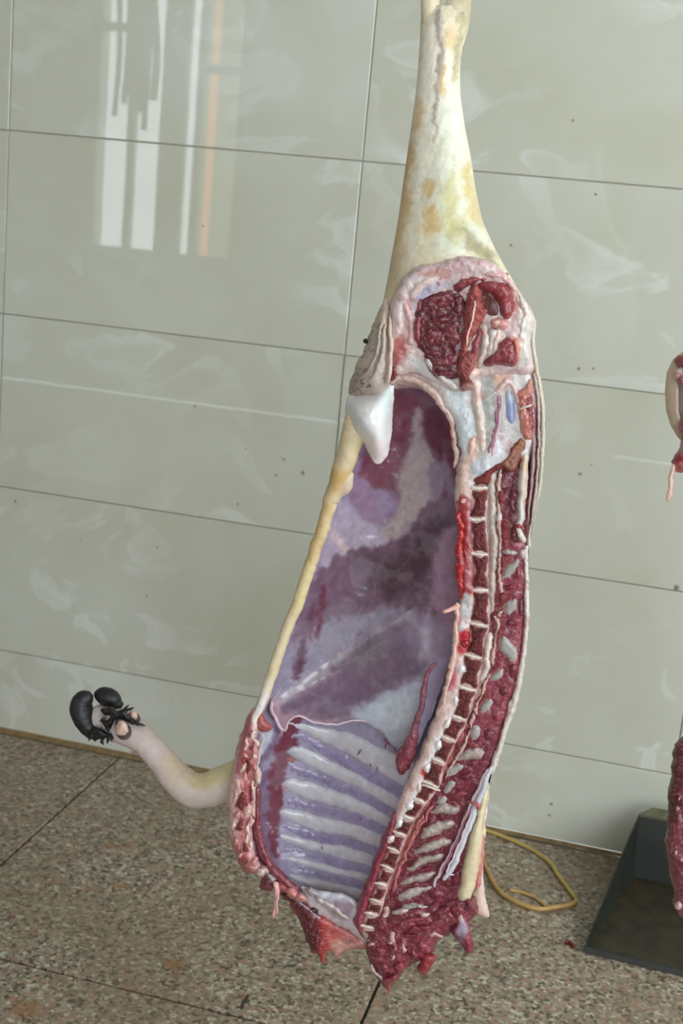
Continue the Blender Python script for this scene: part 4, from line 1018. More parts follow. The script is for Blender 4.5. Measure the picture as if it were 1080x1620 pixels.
# ------------------------------------------------------------------ neck end
neck = piece('neck_meat', [(596, 1448), (640, 1436), (680, 1426), (724, 1420), (748, 1420), (756, 1428), (752, 1448), (740, 1462), (722, 1466), (708, 1478), (690, 1492), (684, 1508), (664, 1520), (648, 1528), (636, 1540), (622, 1556), (612, 1564), (600, 1556), (590, 1536), (580, 1512), (578, 1496), (586, 1476)], root, M_MEAT, streaky(lambda u, v, d: np.tile([138., 60, 80], (len(u), 1)), 26, 7, 7), depth=.004, thick=.014, w=22, back=.03, res=2.6, ragged=2.5, bump=.004, bs=12, seed=8)
nr = random.Random(21)
NB = [(600, 1505, 14, 12, .5, 0), (622, 1512, 10, 7, .8, 2), (606, 1530, 12, 9, .6, 0), (632, 1530, 12, 10, .3, 1), (618, 1548, 13, 7, -.4, 1), (596, 1540, 3, 16, -.6, 2), (612, 1490, 16, 5, 0, 3), (588, 1494, 10, 4, .2, 3), (640, 1500, 9, 14, .2, 3), (654, 1508, 9, 12, -.2, 0), (668, 1498, 12, 10, .4, 1), (660, 1470, 26, 8, -.15, 0), (650, 1456, 24, 7, -.1, 1), (690, 1462, 18, 9, -.5, 1), (700, 1442, 18, 10, -.3, 0), (724, 1440, 14, 12, -.2, 0), (676, 1448, 12, 5, 0, 2), (712, 1448, 10, 6, .3, 4), (640, 1462, 10, 5, .4, 5), (622, 1484, 8, 10, .2, 3), (684, 1480, 18, 4, -.1, 3), (742, 1434, 10, 10, 0, 0), (650, 1480, 22, 5, .05, 0), (632, 1440, 14, 5, -.2, 2), (664, 1434, 16, 4, .1, 2), (612, 1522, 6, 5, 0, 2), (626, 1500, 5, 8, .2, 4)]
NCOL = [(136, 54, 74), (156, 70, 88), (216, 196, 194), (208, 166, 162), (190, 112, 118), (70, 26, 34)]
for i, (u, v, a, b, t, c) in enumerate(NB):
    blob('fat_lump' if c in (2, 3) else 'meat_lump', u, v, a, b, t, neck, M_FAT if c in (2, 3) else M_MEAT, NCOL[c], -.008, .006 if c in (2, 3) else .008, seed=i, **(dict(ragged=min(a, b) * .6, wp=2.2) if c in (2, 3) else {}))
piece('meat_flap', [(664, 1508), (676, 1506), (684, 1508), (688, 1516), (680, 1532), (672, 1542), (662, 1540), (658, 1532), (664, 1522)], root, M_MEAT, (158, 56, 68), depth=.0, thick=.007, w=9, back=.012, ragged=1.5, bump=.002, res=2.5)
tube('meat_shred', [(614, 1556, 0, 4), (614, 1566, 0, 2.5), (615, 1574, 0, 1.2)], root, M_MEAT, (190, 80, 84))
lobe = piece('neck_lobe', [(722, 1440), (734, 1442), (742, 1462), (748, 1482), (750, 1496), (744, 1508), (736, 1508), (728, 1494), (718, 1484), (714, 1472), (720, 1458)], root, M_MEAT, paint((146, 56, 82), [([(720, 1446), (730, 1444), (738, 1462), (742, 1474), (734, 1482), (730, 1494), (722, 1480), (718, 1474), (726, 1462)], (186, 174, 208), 4, 1), ([(718, 1440), (730, 1440), (732, 1456), (726, 1458)], (224, 206, 198), 4, 2)]), depth=-.002, thick=.010, w=12, back=.014, res=2.2, label='purple lobe with a bluish white membrane')

# ------------------------------------------------------------------ rump cut and pelvis
PF = paint((212, 206, 204), [
    ([(757, 585), (776, 588), (786, 620), (786, 680), (778, 728), (764, 728), (760, 660)], (176, 174, 170), 8, 3),
    ([(774, 575), (802, 578), (800, 612), (786, 622), (782, 600)], (222, 176, 158), 7, 4),
    ([(736, 700), (754, 690), (760, 718), (742, 745), (746, 790), (722, 800), (724, 740)], (218, 184, 172), 8, 4),
    ([(712, 620), (736, 625), (752, 690), (736, 720), (726, 720), (722, 670)], (208, 212, 216), 8, 3),
    ([(780, 700), (806, 680), (800, 720), (770, 750), (752, 758)], (226, 224, 228), 8, 3),
    ([(745, 735), (762, 726), (768, 740), (754, 752)], (196, 198, 208), 6, 3),
    ([(620, 585), (680, 600), (700, 640), (660, 620), (625, 615)], (170, 136, 136), 10, 5)], 4)
pelv = piece('pelvic_fat', [(616, 592), (640, 578), (680, 590), (722, 610), (745, 596), (800, 572), (835, 570), (845, 600), (851, 660), (846, 700), (834, 730), (815, 730), (796, 742), (775, 752), (752, 770), (746, 800), (724, 802), (719, 770), (726, 720), (722, 690), (714, 664), (700, 642), (676, 622), (648, 614), (620, 614)],
             root, M_FAT, PF, depth=.006, thick=.010, w=12, back=.05, res=2.8, bump=.0022, bs=14, seed=2, var=.12)
piece('pelvic_window', [(800, 612), (812, 622), (818, 645), (816, 664), (811, 674), (803, 668), (797, 645), (796, 624)], pelv, M_MEMB, paint((186, 188, 206), [([(800, 640), (818, 636), (816, 670), (804, 670)], (150, 160, 206), 6, 3)]), depth=-.0045, thick=.003, w=6, back=.008, res=2.5)
band('pelvic_arch', [(782, 626, -.004, 3), (790, 612, -.007, 4.5), (800, 604, -.008, 4.5), (810, 608, -.008, 4.5), (818, 622, -.008, 4.5), (823, 642, -.007, 4), (822, 660, -.005, 4)], pelv, M_FAT, (224, 196, 194), bump=.3, flat=.6, wp=1.4)
band('pelvic_vessel', [(788, 622, -.006, 2), (786, 650, -.007, 2), (780, 690, -.007, 2.2), (772, 720, -.006, 2), (758, 742, -.004, 1.6)], pelv, M_CORD, (158, 92, 118))
band('pelvic_vessel', [(793, 626, -.006, 3), (790, 660, -.007, 3), (784, 695, -.007, 3), (776, 724, -.006, 2.6)], pelv, M_CORD, (206, 176, 188))
band('pelvic_cord', [(746, 586, -.004, 7), (752, 605, -.006, 8.5), (755, 640, -.006, 9), (758, 675, -.006, 9), (763, 705, -.005, 8), (768, 726, -.003, 4)], pelv, M_FAT, (214, 194, 184), bump=.15, flat=.5, wp=1.4)
blob('fat_lump', 746, 706, 9, 18, .25, pelv, M_FAT, (222, 186, 172), -.002, .006, ragged=3.5)
piece('ragged_tissue', [(818, 618), (828, 616), (838, 600), (842, 612), (842, 640), (846, 664), (842, 690), (836, 696), (826, 690), (822, 668), (820, 644)], pelv, M_FAT, paint((200, 136, 122), [([(832, 628), (842, 626), (842, 650), (834, 652)], (130, 54, 62), 4, 3), ([(820, 622), (830, 620), (828, 640), (820, 640)], (206, 122, 106), 4, 3), ([(838, 650), (846, 655), (842, 684), (836, 676)], (140, 60, 68), 4, 3), ([(824, 668), (834, 664), (834, 690), (826, 688)], (206, 128, 108), 4, 3)]), depth=-.006, thick=.006, w=6, back=.012, res=2, ragged=2.5, bump=.0035, bs=4, var=.25)
tube('sinew', [(822, 648, -.016, 1.2), (832, 642, -.018, 1.8), (842, 640, -.016, 1.2)], pelv, M_CORD, (232, 214, 204))
tube('sinew', [(764, 634, -.010, .8), (778, 626, -.012, .8), (786, 620, -.010, .8)], pelv, M_CORD, (226, 222, 220))
band('fascia_fold', [(618, 604, -.006, 6), (640, 598, -.008, 6), (664, 606, -.007, 6), (684, 622, -.005, 6), (702, 644, -.003, 5), (714, 672, 0, 4.5), (720, 705, .002, 4), (722, 740, .003, 3)], pelv, M_FAT, (204, 176, 166), bump=.4, flat=.6, wp=1.6)
band('fascia_fold', [(620, 588, -.004, 6), (646, 584, -.004, 8), (668, 590, -.004, 7), (690, 606, -.003, 5)], pelv, M_FAT, (160, 116, 118), bump=.25)
tube('vessel', [(702, 648, .004, 1.6), (712, 676, .004, 2.2), (718, 710, .004, 1.6)], pelv, M_MEAT, (160, 56, 58))

RIM0 = paint((216, 192, 190), [
    ([(690, 425), (730, 408), (770, 415), (800, 440), (790, 445), (740, 430), (700, 440)], (206, 172, 174), 6, 5),
    ([(735, 415), (770, 422), (790, 440), (765, 436), (745, 428)], (224, 206, 204), 5, 4),
    ([(640, 450), (680, 420), (702, 430), (670, 460), (645, 500), (632, 520)], (228, 212, 212), 6, 5),
    ([(660, 430), (690, 424), (712, 432), (700, 440), (680, 436)], (200, 150, 146), 4, 4),
    ([(660, 458), (690, 446), (718, 444), (690, 462), (664, 480), (655, 500)], (190, 184, 206), 5, 3),
    ([(640, 478), (654, 470), (650, 500), (640, 505)], (206, 160, 158), 5, 4),
    ([(815, 480), (842, 500), (838, 575), (815, 575), (820, 530)], (214, 206, 200), 6, 4),
    ([(812, 450), (820, 470), (816, 500), (808, 490)], (206, 150, 146), 4, 3),
    ([(622, 545), (640, 528), (642, 560), (626, 580), (620, 575)], (176, 104, 100), 6, 5),
    ([(640, 505), (656, 500), (654, 545), (642, 550)], (204, 164, 162), 5, 4),
    ([(810, 535), (822, 540), (820, 570), (808, 575)], (202, 132, 116), 5, 3),
    ([(757, 520), (790, 522), (784, 570), (756, 585)], (200, 184, 178), 6, 4),
    ([(650, 560), (680, 575), (720, 600), (720, 622), (680, 606), (650, 585)], (220, 212, 212), 5, 3)], 5)


def RIM(u, v, d):
    return RIM0(*warp(u, v, 1.5), d)


rump = piece('rump_fat', [(655, 424), (690, 418), (715, 408), (740, 404), (770, 412), (796, 430), (812, 452), (822, 474), (838, 488), (844, 508), (840, 545), (842, 590), (810, 596), (775, 598), (745, 612), (722, 624), (690, 610), (655, 592), (620, 600), (612, 575), (614, 530), (616, 490), (628, 456)],
             root, M_FAT, RIM, depth=lambda u, v: -.010 - .018 * np.clip((478 - v) / 66, 0, 1) + .009 * sst((v - 552) / 45), thick=.010, w=14, back=.045, res=2.6, bump=.0022, bs=9, seed=7, ragged=1.2, fine=.0004, var=.16)
def RDf(u, v): return -.0195 - .016 * np.clip((478 - v) / 66, 0, 1)


RD = RDf
MU = [([(672, 478), (684, 464), (700, 458), (714, 462), (722, 472), (716, 486), (700, 490), (686, 498), (676, 494)], 0), ([(716, 470), (728, 466), (736, 476), (735, 500), (726, 512), (718, 500), (714, 488)], 1), ([(674, 500), (690, 496), (704, 492), (714, 500), (712, 514), (696, 518), (680, 516)], 1), ([(668, 520), (682, 516), (696, 520), (704, 530), (700, 546), (684, 552), (672, 546)], 0), ([(698, 518), (714, 510), (728, 514), (732, 536), (722, 552), (708, 550), (702, 536)], 2),
      ([(670, 548), (690, 552), (704, 552), (700, 562), (684, 566), (674, 560)], 1), ([(676, 566), (700, 562), (722, 554), (730, 566), (722, 580), (700, 584), (682, 578)], 2), ([(680, 582), (704, 584), (722, 582), (720, 594), (706, 600), (690, 594)], 0), ([(655, 506), (664, 492), (670, 500), (668, 524), (668, 548), (676, 566), (664, 556), (654, 532)], 3), ([(656, 480), (668, 470), (672, 480), (668, 492), (660, 496)], 3),
      ([(714, 452), (728, 440), (748, 436), (768, 438), (776, 444), (760, 450), (742, 454), (728, 466)], 3), ([(690, 470), (702, 466), (708, 476), (698, 482)], 2), ([(686, 528), (694, 524), (700, 534), (692, 542), (684, 538)], 2)]
MC = [(124, 52, 66), (112, 46, 58), (134, 62, 76), (158, 74, 86)]
for i, (p, c) in enumerate(MU):
    piece('muscle_bundle', p, rump, M_MEAT, streaky(lambda u, v, d, c=c: np.tile(np.array(MC[c], float), (len(u), 1)), 16, 3, 9, .4 * i), depth=RD, thick=.008, w=9, back=.016, res=2.4, bump=.0022, bs=5, ragged=1.2, seed=i)
piece('muscle_bed', [(658, 486), (676, 466), (700, 456), (728, 462), (738, 480), (736, 540), (728, 590), (706, 602), (684, 592), (666, 560), (652, 530)], rump, M_MEAT, (102, 42, 54), depth=lambda u, v: RDf(u, v) - .0005, thick=.004, w=10, back=.02, res=3, bump=.002)
piece('thigh_muscle', [(752, 452), (772, 444), (794, 446), (806, 456), (816, 478), (815, 496), (804, 506), (792, 500), (787, 482), (778, 468), (764, 464)], rump, M_MEAT, streaky(lambda u, v, d: np.tile([158., 66, 78], (len(u), 1)), 16, 4, 14), depth=RD, thick=.012, w=12, back=.02, res=2.4, bump=.002, ragged=1)
piece('hollow_shade', [(760, 465), (773, 462), (784, 474), (788, 496), (776, 498), (766, 492), (758, 480)], rump, M_MEAT, (110, 62, 62), depth=lambda u, v: RDf(u, v) - .0025, thick=.0005, embed=0, w=6, back=.02, res=2.6)  # dark meat patch over the fat; the hollow's shade is painted into its colour
piece('gristle_knob', [(773, 506), (782, 501), (796, 501), (805, 508), (804, 517), (792, 524), (778, 522)], rump, M_FAT, paint((214, 150, 148), [([(780, 505), (796, 504), (796, 514), (782, 514)], (228, 190, 182), 5, 2)]), depth=RD, thick=.013, w=10, back=.02, res=2.2, bump=.002, bs=4)
piece('thigh_muscle', [(766, 573), (776, 560), (790, 540), (802, 528), (812, 540), (818, 562), (812, 580), (790, 579), (772, 580)], rump, M_MEAT, streaky(lambda u, v, d: np.tile([150., 66, 78], (len(u), 1)), 14, 4, 14), depth=RD, thick=.009, w=10, back=.02, res=2.5, bump=.002, ragged=1)
piece('thigh_muscle', [(808, 536), (816, 534), (822, 548), (820, 566), (814, 562)], rump, M_FAT, (208, 136, 118), depth=RD, thick=.009, w=6, back=.02, res=2.5)
piece('hip_bone', [(744, 452), (755, 448), (762, 462), (764, 480), (771, 492), (766, 506), (756, 520), (748, 534), (742, 552), (734, 570), (727, 566), (728, 545), (732, 520), (735, 490), (738, 466)], rump, M_MARROW, lambda u, v, d: np.clip(np.where((d < 2.2)[:, None], np.array([[222., 168, 160]]), np.array([[196., 104, 104]])) + (fbm(u / 5, v / 5, 2)[:, None] - .5) * 70, 0, 255), depth=lambda u, v: RDf(u, v) - .003, thick=.010, w=9, back=.025, res=2.4, bump=.003, bs=5, ragged=1.2)
tube('sinew', [(752, 474, -.034, 1.6), (748, 500, -.036, 1.6), (742, 525, -.034, 1.6), (738, 548, -.030, 1.4)], rump, M_CORD, (226, 186, 174))
piece('hip_bone', [(728, 564), (738, 556), (752, 558), (756, 575), (748, 590), (742, 604), (732, 604), (722, 590), (718, 576)], rump, M_MARROW, lambda u, v, d: np.clip(np.where((d < 2.5)[:, None], np.array([[226., 180, 170]]), np.array([[180., 100, 100]])) + (fbm(u / 5, v / 5, 5)[:, None] - .5) * 80, 0, 255), depth=lambda u, v: RDf(u, v) - .002, thick=.010, w=8, back=.025, res=2.4, bump=.003, bs=5, ragged=1.5)
piece('hip_bone', [(727, 590), (744, 594), (748, 612), (740, 618), (729, 616)], rump, M_MARROW, paint((128, 40, 46), [([(726, 610), (750, 608), (750, 622), (726, 622)], (214, 176, 170), 4, 2)]), depth=RD, thick=.008, w=6, back=.02, res=2, bump=.002, bs=3)
for i, (pts, c) in enumerate([([(764, 512, -.026, 5), (768, 535, -.028, 5), (764, 560, -.026, 5), (756, 580, -.022, 5)], (206, 184, 174)), ([(776, 520, -.026, 4), (778, 540, -.027, 4), (772, 562, -.024, 4)], (200, 190, 186)), ([(786, 522, -.026, 4), (784, 545, -.026, 4), (776, 560, -.024, 3)], (212, 186, 176)), ([(758, 520, -.026, 4), (754, 545, -.028, 4), (748, 565, -.026, 4)], (152, 78, 84)),
                              ([(708, 434, -.018, 3), (700, 440, -.022, 5), (696, 448, -.024, 4), (698, 456, -.024, 3.5)], (206, 140, 138)), ([(690, 428, -.018, 4), (712, 426, -.02, 4), (728, 424, -.018, 3)], (206, 160, 156)), ([(650, 470, -.02, 6), (662, 456, -.022, 6), (680, 444, -.022, 6), (694, 440, -.02, 5)], (224, 200, 196)), ([(640, 478, -.018, 5), (648, 500, -.022, 6), (652, 520, -.022, 5)], (218, 184, 182)), ([(646, 506, -.02, 5), (650, 525, -.022, 6), (648, 545, -.02, 5)], (206, 168, 164)),
                              ([(668, 556, -.02, 4), (684, 580, -.022, 4.5), (704, 602, -.02, 5), (722, 616, -.016, 5)], (222, 212, 210)), ([(755, 584, -.022, 7), (746, 592, -.024, 7), (738, 600, -.022, 5)], (232, 208, 196)), ([(822, 470, -.014, 3), (832, 490, -.014, 4), (826, 520, -.014, 4), (824, 550, -.014, 4)], (222, 210, 202)), ([(752, 440, -.016, 3), (780, 432, -.018, 4), (800, 444, -.016, 4), (814, 462, -.014, 3)], (214, 170, 168))]):
    band('fascia_strip', [(a_, b_, min(c_, float(RDf(a_, b_)) - .003), d_ * 1.15) for a_, b_, c_, d_ in pts], rump, M_FAT, c, bump=.35, flat=.6, seed=i, wp=1.6)
tube('meat_shred', [(779, 442, -.012, 1), (800, 432, -.008, 2.5), (803, 435, -.008, 2)], rump, M_MEAT, (190, 90, 90))
piece('cut_wall', [(614, 540), (628, 522), (642, 526), (644, 552), (634, 575), (630, 600), (618, 606)], root, M_MEAT, paint((176, 86, 84), [([(618, 560), (640, 570), (635, 605), (616, 605)], (140, 70, 72), 8, 3), ([(626, 530), (634, 530), (628, 570), (622, 572)], (166, 70, 68), 6, 3)]), depth=-.004, thick=.010, w=10, back=.03, res=3, bump=.003, bs=7)

# right-hand layers of skin, fat and muscle beside the loin
band('skin_edge', [(806, 446, .006, 3), (828, 478, .004, 4), (842, 505, .002, 4.5), (843, 540, .004, 3.5), (848, 580, .006, 3.5), (854, 620, .006, 4), (858, 660, .006, 4), (857, 710, .006, 4), (854, 760, .006, 4), (846, 800, .005, 4), (839, 835, .004, 3.5), (835, 868, .003, 3)], root, M_HIDE, (212, 200, 184), flat=1.2, wp=.5, ragged=.5)
piece('loin_strip', [(838, 585), (846, 600), (852, 650), (851, 720), (846, 780), (838, 830), (833, 860), (827, 850), (831, 800), (837, 740), (840, 680), (838, 640)], root, M_MEAT, streaky(paint((122, 70, 80), [([(832, 590), (842, 590), (846, 640), (838, 640)], (196, 176, 168), 6, 4)]), 14, 3, 40), depth=.004, thick=.006, w=6, back=.02, res=2.6)
band('loin_sinew', [(845, 590, -.002, 2.5), (851, 640, -.003, 2.5), (852, 700, -.003, 2.2), (848, 770, -.003, 2.2), (840, 830, -.002, 2)], root, M_CORD, (186, 168, 160), flat=.7, wp=.6, ragged=.5)
band('loin_sinew', [(840, 640, -.002, 2), (844, 700, -.004, 2.2), (841, 760, -.004, 2), (834, 820, -.002, 1.8)], root, M_CORD, (170, 140, 138), flat=.7, wp=.6, ragged=.5)
piece('loin_tendon', [(824, 722), (832, 716), (836, 726), (833, 770), (829, 812), (826, 834), (818, 832), (817, 800), (819, 756)], root, M_CORD, paint((216, 212, 206), [([(828, 720), (834, 720), (830, 790), (826, 790)], (216, 180, 150), 4, 4)]), depth=-.002, thick=.007, w=7, back=.02, res=2.5)
tube('loin_tendon', [(818, 830, -.004, 2), (824, 846, -.006, 5), (830, 858, -.004, 4)], root, M_CORD, (216, 202, 190))
blob('meat_trim', 821, 834, 5, 4, 0, root, M_MEAT, (190, 70, 78), -.008, .006)
blob('fat_lump', 806, 874, 12, 5, .2, root, M_FAT, (196, 180, 180), -.004, .006)
blob('fat_lump', 826, 876, 6, 8, .2, root, M_FAT, (216, 208, 206), -.004, .006)
blob('fat_lump', 790, 818, 5, 8, .2, root, M_FAT, (222, 208, 204), -.004, .006)

# ------------------------------------------------------------------ pouch with white fat
def speckle(u, v, d):
    c = paint((198, 182, 170), [([(600, 490), (616, 490), (620, 560), (600, 560)], (206, 184, 168), 10, 4), ([(552, 590), (600, 585), (615, 610), (560, 626)], (172, 154, 144), 10, 4)])(u, v, d)
    n = fbm(u / 2.4, v / 2.4, 3, 3); m_ = sst((fbm(u / 18, v / 18, 4) - .42) * 6)
    return c - (sst((n - .60) * 9) * m_)[:, None] * np.array([70., 66, 62])


pouch = piece('pouch_skin', [(606, 474), (616, 486), (622, 520), (623, 560), (620, 600), (612, 622), (590, 628), (566, 632), (552, 624), (553, 606), (562, 580), (572, 558), (582, 534), (594, 506)], root, M_HIDE, speckle, depth=.0, thick=.030, w=28, back=.02, res=2.2, bump=.002, bs=12, relax=30)
for i, pts in enumerate([[(603, 510, -.026, 2), (600, 535, -.033, 3), (596, 560, -.035, 3.5), (584, 585, -.034, 3), (566, 604, -.022, 2)], [(608, 512, -.026, 2), (607, 540, -.034, 3), (603, 566, -.036, 3.5), (592, 592, -.035, 3.5), (574, 612, -.026, 2.4)], [(616, 500, -.018, 3), (618, 540, -.026, 4), (617, 580, -.026, 4), (614, 606, -.024, 3)]]):
    band('skin_fold', pts, pouch, M_HIDE, [(176, 160, 150), (184, 168, 158), (206, 184, 172)][i], flat=.8, wp=.8, ragged=.4)
blob('skin_tag', 577, 540, 4, 4, 0, pouch, M_HORN, (38, 34, 32), -.004, .006)
piece('pouch_fat', [(552, 626), (572, 624), (596, 618), (612, 604), (622, 596), (622, 640), (620, 676), (617, 704), (612, 722), (601, 733), (590, 730), (581, 714), (573, 701), (560, 693), (550, 678), (546, 656), (547, 638)], root, M_SLICK, paint((219, 215, 218), [([(600, 625), (616, 615), (614, 650), (600, 655)], (214, 224, 224), 8, 3), ([(585, 700), (612, 700), (604, 730), (590, 728)], (232, 216, 216), 10, 3)]), depth=-.002, thick=.034, w=26, back=.018, res=2.6, bump=.0022, bs=18, var=.03, relax=60, wp=.5, label='smooth lump of white fat with a drooping tip')

# ------------------------------------------------------------------ fore leg with hooves
LEGC = paint((210, 192, 187), [([(290, 1240), (330, 1215), (380, 1190), (380, 1230), (330, 1240)], (216, 200, 160), 10, 5), ([(300, 1225), (335, 1228), (345, 1245), (310, 1248)], (212, 192, 150), 9, 5), ([(255, 1200), (280, 1190), (300, 1225), (275, 1245)], (214, 190, 168), 12, 4), ([(150, 1110), (190, 1120), (180, 1160), (140, 1150)], (214, 200, 200), 8, 3)], 3)
fl = tube('fore_leg', [(420, 1222, .10, 36), (385, 1230, .09, 35), (355, 1240, .08, 33), (325, 1250, .07, 31), (300, 1248, .065, 31), (276, 1228, .065, 28), (255, 1202, .07, 25), (230, 1175, .075, 25), (208, 1158, .08, 29), (190, 1148, .082, 31), (172, 1142, .085, 28), (156, 1136, .088, 26), (140, 1130, .09, 22)], root, M_SKIN, LEGC, ns=24, step=4, bump=.02, wp=.4, var=.05, label='pale bent fore leg with black hooves')
blob('hoof', 130, 1128, 18, 30, -.25, fl, M_HORN, (46, 44, 46), .085, .028, ragged=0, back=.02) if False else None


def horn(pts, name):
    return tube(name, pts, fl, M_HORN, (34, 32, 34), ns=20, flat=.85, var=.3, bump=.03)


horn([(146, 1100, .08, 9), (134, 1106, .076, 17), (129, 1120, .074, 21), (134, 1140, .072, 20), (146, 1157, .07, 15), (158, 1168, .07, 9)], 'hoof')
horn([(150, 1103, .092, 9), (160, 1101, .09, 16), (172, 1105, .088, 17), (184, 1114, .088, 13), (193, 1121, .088, 8)], 'hoof')
piece('hair_patch', [(146, 1150), (160, 1152), (170, 1160), (176, 1160), (180, 1170), (174, 1167), (170, 1178), (166, 1168), (160, 1178), (156, 1168), (150, 1174), (146, 1166), (138, 1168)], fl, M_HORN, (34, 32, 32), depth=.05, thick=.004, w=5, back=.02, res=2.2, ragged=1.2, fine=.002, wp=.6)
piece('hair_patch', [(160, 1122), (176, 1118), (186, 1124), (196, 1122), (207, 1120), (202, 1128), (212, 1138), (222, 1144), (231, 1150), (216, 1148), (206, 1146), (196, 1140), (184, 1138), (178, 1146), (172, 1158), (166, 1150), (160, 1138), (168, 1140), (174, 1132), (164, 1130)], fl, M_HORN, (34, 32, 32), depth=.045, thick=.004, w=5, back=.03, res=2.2, ragged=1.2, fine=.002, wp=.6)
lr = random.Random(9)
TF = [(146, 1164, 12, 2.0), (160, 1170, 12, 1.3), (172, 1166, 12, .9), (204, 1122, 10, -.4), (214, 1142, 18, .5), (206, 1140, 16, .7), (172, 1150, 12, 1.8), (166, 1136, 10, 2.6), (198, 1122, 10, -.9), (186, 1140, 12, 1.9)]
for (u, v, L, a) in TF:
    du, dv = math.cos(a) * L, math.sin(a) * L
    tube('hair_tuft', [(u - du * .3, v - dv * .3, .044, 2.2), (u, v, .04, 3), (u + du * .6, v + dv * .6, .04, 1.8), (u + du, v + dv, .042, .4)], fl, M_HORN, (32, 30, 30), ns=6, step=3)
for (u, v, r, y, a) in [(193, 1156, 12.5, .035, .3), (211, 1134, 9, .06, -.6)]:
    dc = tube('dewclaw', [(u + 4 * math.cos(a), v + 5, y + .035, r * 1.05), (u + 2, v + 2, y + .015, r * 1.12), (u, v + .5, y + .004, r * 1.05), (u - 1, v, y, r * .8)], fl, M_HORN, (92, 76, 74), ns=16, step=1.5, cap=True)
    p = [(u - 1 + r * .80 * math.cos(k), v - 2 + r * 1.0 * math.sin(k)) for k in np.linspace(0, 2 * math.pi, 11)[:-1]]
    piece('dewclaw_tip', p, fl, M_FAT, paint((226, 190, 178), [([(u - 8, v + 4), (u + 8, v + 4), (u + 8, v + 14), (u - 8, v + 14)], (236, 212, 204), 4)]), depth=y - .004, thick=.005, w=7, back=.01, res=2, var=.05)
piece('hoof_cleft', [(166, 1130), (180, 1130), (184, 1146), (176, 1158), (164, 1156), (158, 1146)], fl, M_HIDE, (216, 204, 204), depth=.06, thick=.006, w=8, back=.02, res=3)
tube('wrist_crease', [(206, 1188, .058, 1.2), (212, 1192, .056, 1.6), (218, 1190, .056, 1)], fl, M_HIDE, (150, 130, 126))

# ------------------------------------------------------------------ rail and hook above
RAILY = YC + .045
top = px(705, -56, .045)
rail = tag(box('hanging_rail', -2.6, 2.2, RAILY - .012, RAILY + .012, 2.38, 2.43, M_STEEL, bev=.003), 'steel flat-bar rail running above the hanging carcasses', 'rail')
for x_ in (-2.3, -.9, .5, 1.9):
    box('hanger', x_ - .008, x_ + .008, RAILY - .008, RAILY + .008, 2.43, RZ1, M_STEEL, rail)


def curve_tube(name, pts, r, mat, ns=10, parent=None):
    P = smoothline([tuple(p) for p in np.asarray(pts, float)], False, .004) if False else None
    p = np.asarray(pts, float); out = []
    for i in range(len(p) - 1):
        a, b, c, d = p[max(i - 1, 0)], p[i], p[i + 1], p[min(i + 2, len(p) - 1)]
        for t in np.linspace(0, 1, 8, endpoint=False):
            out.append(.5 * ((2 * b) + (-a + c) * t + (2 * a - 5 * b + 4 * c - d) * t ** 2 + (-a + 3 * b - 3 * c + d) * t ** 3))
    out.append(p[-1]); C = np.array(out)
    T = np.gradient(C, axis=0); T /= np.linalg.norm(T, axis=1)[:, None]
    V = []; up = np.array([.9, .31, .2])
    for c, t in zip(C, T):
        s = np.cross(t, up); s /= np.linalg.norm(s); d = np.cross(s, t)
        for k in range(ns):
            a = 2 * math.pi * k / ns; V.append(c + r * (math.cos(a) * s + math.sin(a) * d))
    n = len(C)
    F = [[i * ns + j, i * ns + (j + 1) % ns, (i + 1) * ns + (j + 1) % ns, (i + 1) * ns + j] for i in range(n - 1) for j in range(ns)]
    F += [list(range(ns))[::-1], [(n - 1) * ns + j for j in range(ns)]]
    return mesh_obj(name, V, F, mat, parent)


def s_hook(tp, label):
    x, y, z = tp
    pts = [(x, y - .045, z + .035), (x, y - .040, z + .008), (x, y - .022, z - .008), (x, y, z - .012), (x, y + .022, z - .006), (x, y + .034, z + .02), (x, y + .030, z + .07), (x, y + .012, z + .2), (x, y + .020, 2.30), (x, y + .022, 2.38), (x, y + .018, 2.430), (x, y, 2.4355), (x, y - .018, 2.430), (x, y - .022, 2.40)]
    o = curve_tube('meat_hook', pts, .0045, M_STEEL)
    return tag(o, label, 'hook', 'hooks on the rail')


s_hook(tuple(top), 'steel hook holding the hind leg of the open carcass')

# ------------------------------------------------------------------ neighbouring carcass, mostly out of the frame
r2 = thing('half_carcass', tuple(px(1200, 1440, .05)), 'neighbouring carcass seen only as a skin edge, a meat shred and a dark red shoulder', 'carcass')
H2 = np.array([(8, 1240, 1294, .014), (20, 1232, 1298, .022), (60, 1226, 1294, .027), (200, 1210, 1300, .034), (300, 1190, 1320, .046), (400, 1165, 1345, .06), (480, 1140, 1375, .08), (560, 1115, 1395, .09), (640, 1100, 1405, .1), (760, 1098, 1400, .105), (900, 1098, 1390, .11), (1050, 1100, 1380, .12), (1180, 1098, 1370, .12), (1300, 1096, 1350, .11), (1400, 1102, 1310, .08), (1450, 1130, 1270, .05), (1480, 1160, 1230, .02)])
nv2 = 160; ns2 = 48
v2 = np.linspace(8, 1480, nv2)
g = [np.convolve(np.pad(np.interp(v2, H2[:, 0], H2[:, j]), 3, mode='edge'), np.ones(7) / 7, 'valid') for j in (1, 2, 3)]
V = []; UV = []
for t in np.linspace(0, 2 * math.pi, ns2, endpoint=False):
    c, s = math.cos(t), math.sin(t); u = (g[0] + g[1]) / 2 + (g[1] - g[0]) / 2 * c
    V.append(px(u, v2, .045 + g[2] * s)); UV.append(np.stack([u, v2], 1))
V = np.stack(V, 1).reshape(-1, 3); UV = np.stack(UV, 1).reshape(-1, 2)
Fc = [[i * ns2 + j, (i + 1) * ns2 + j, (i + 1) * ns2 + (j + 1) % ns2, i * ns2 + (j + 1) % ns2] for i in range(nv2 - 1) for j in range(ns2)]
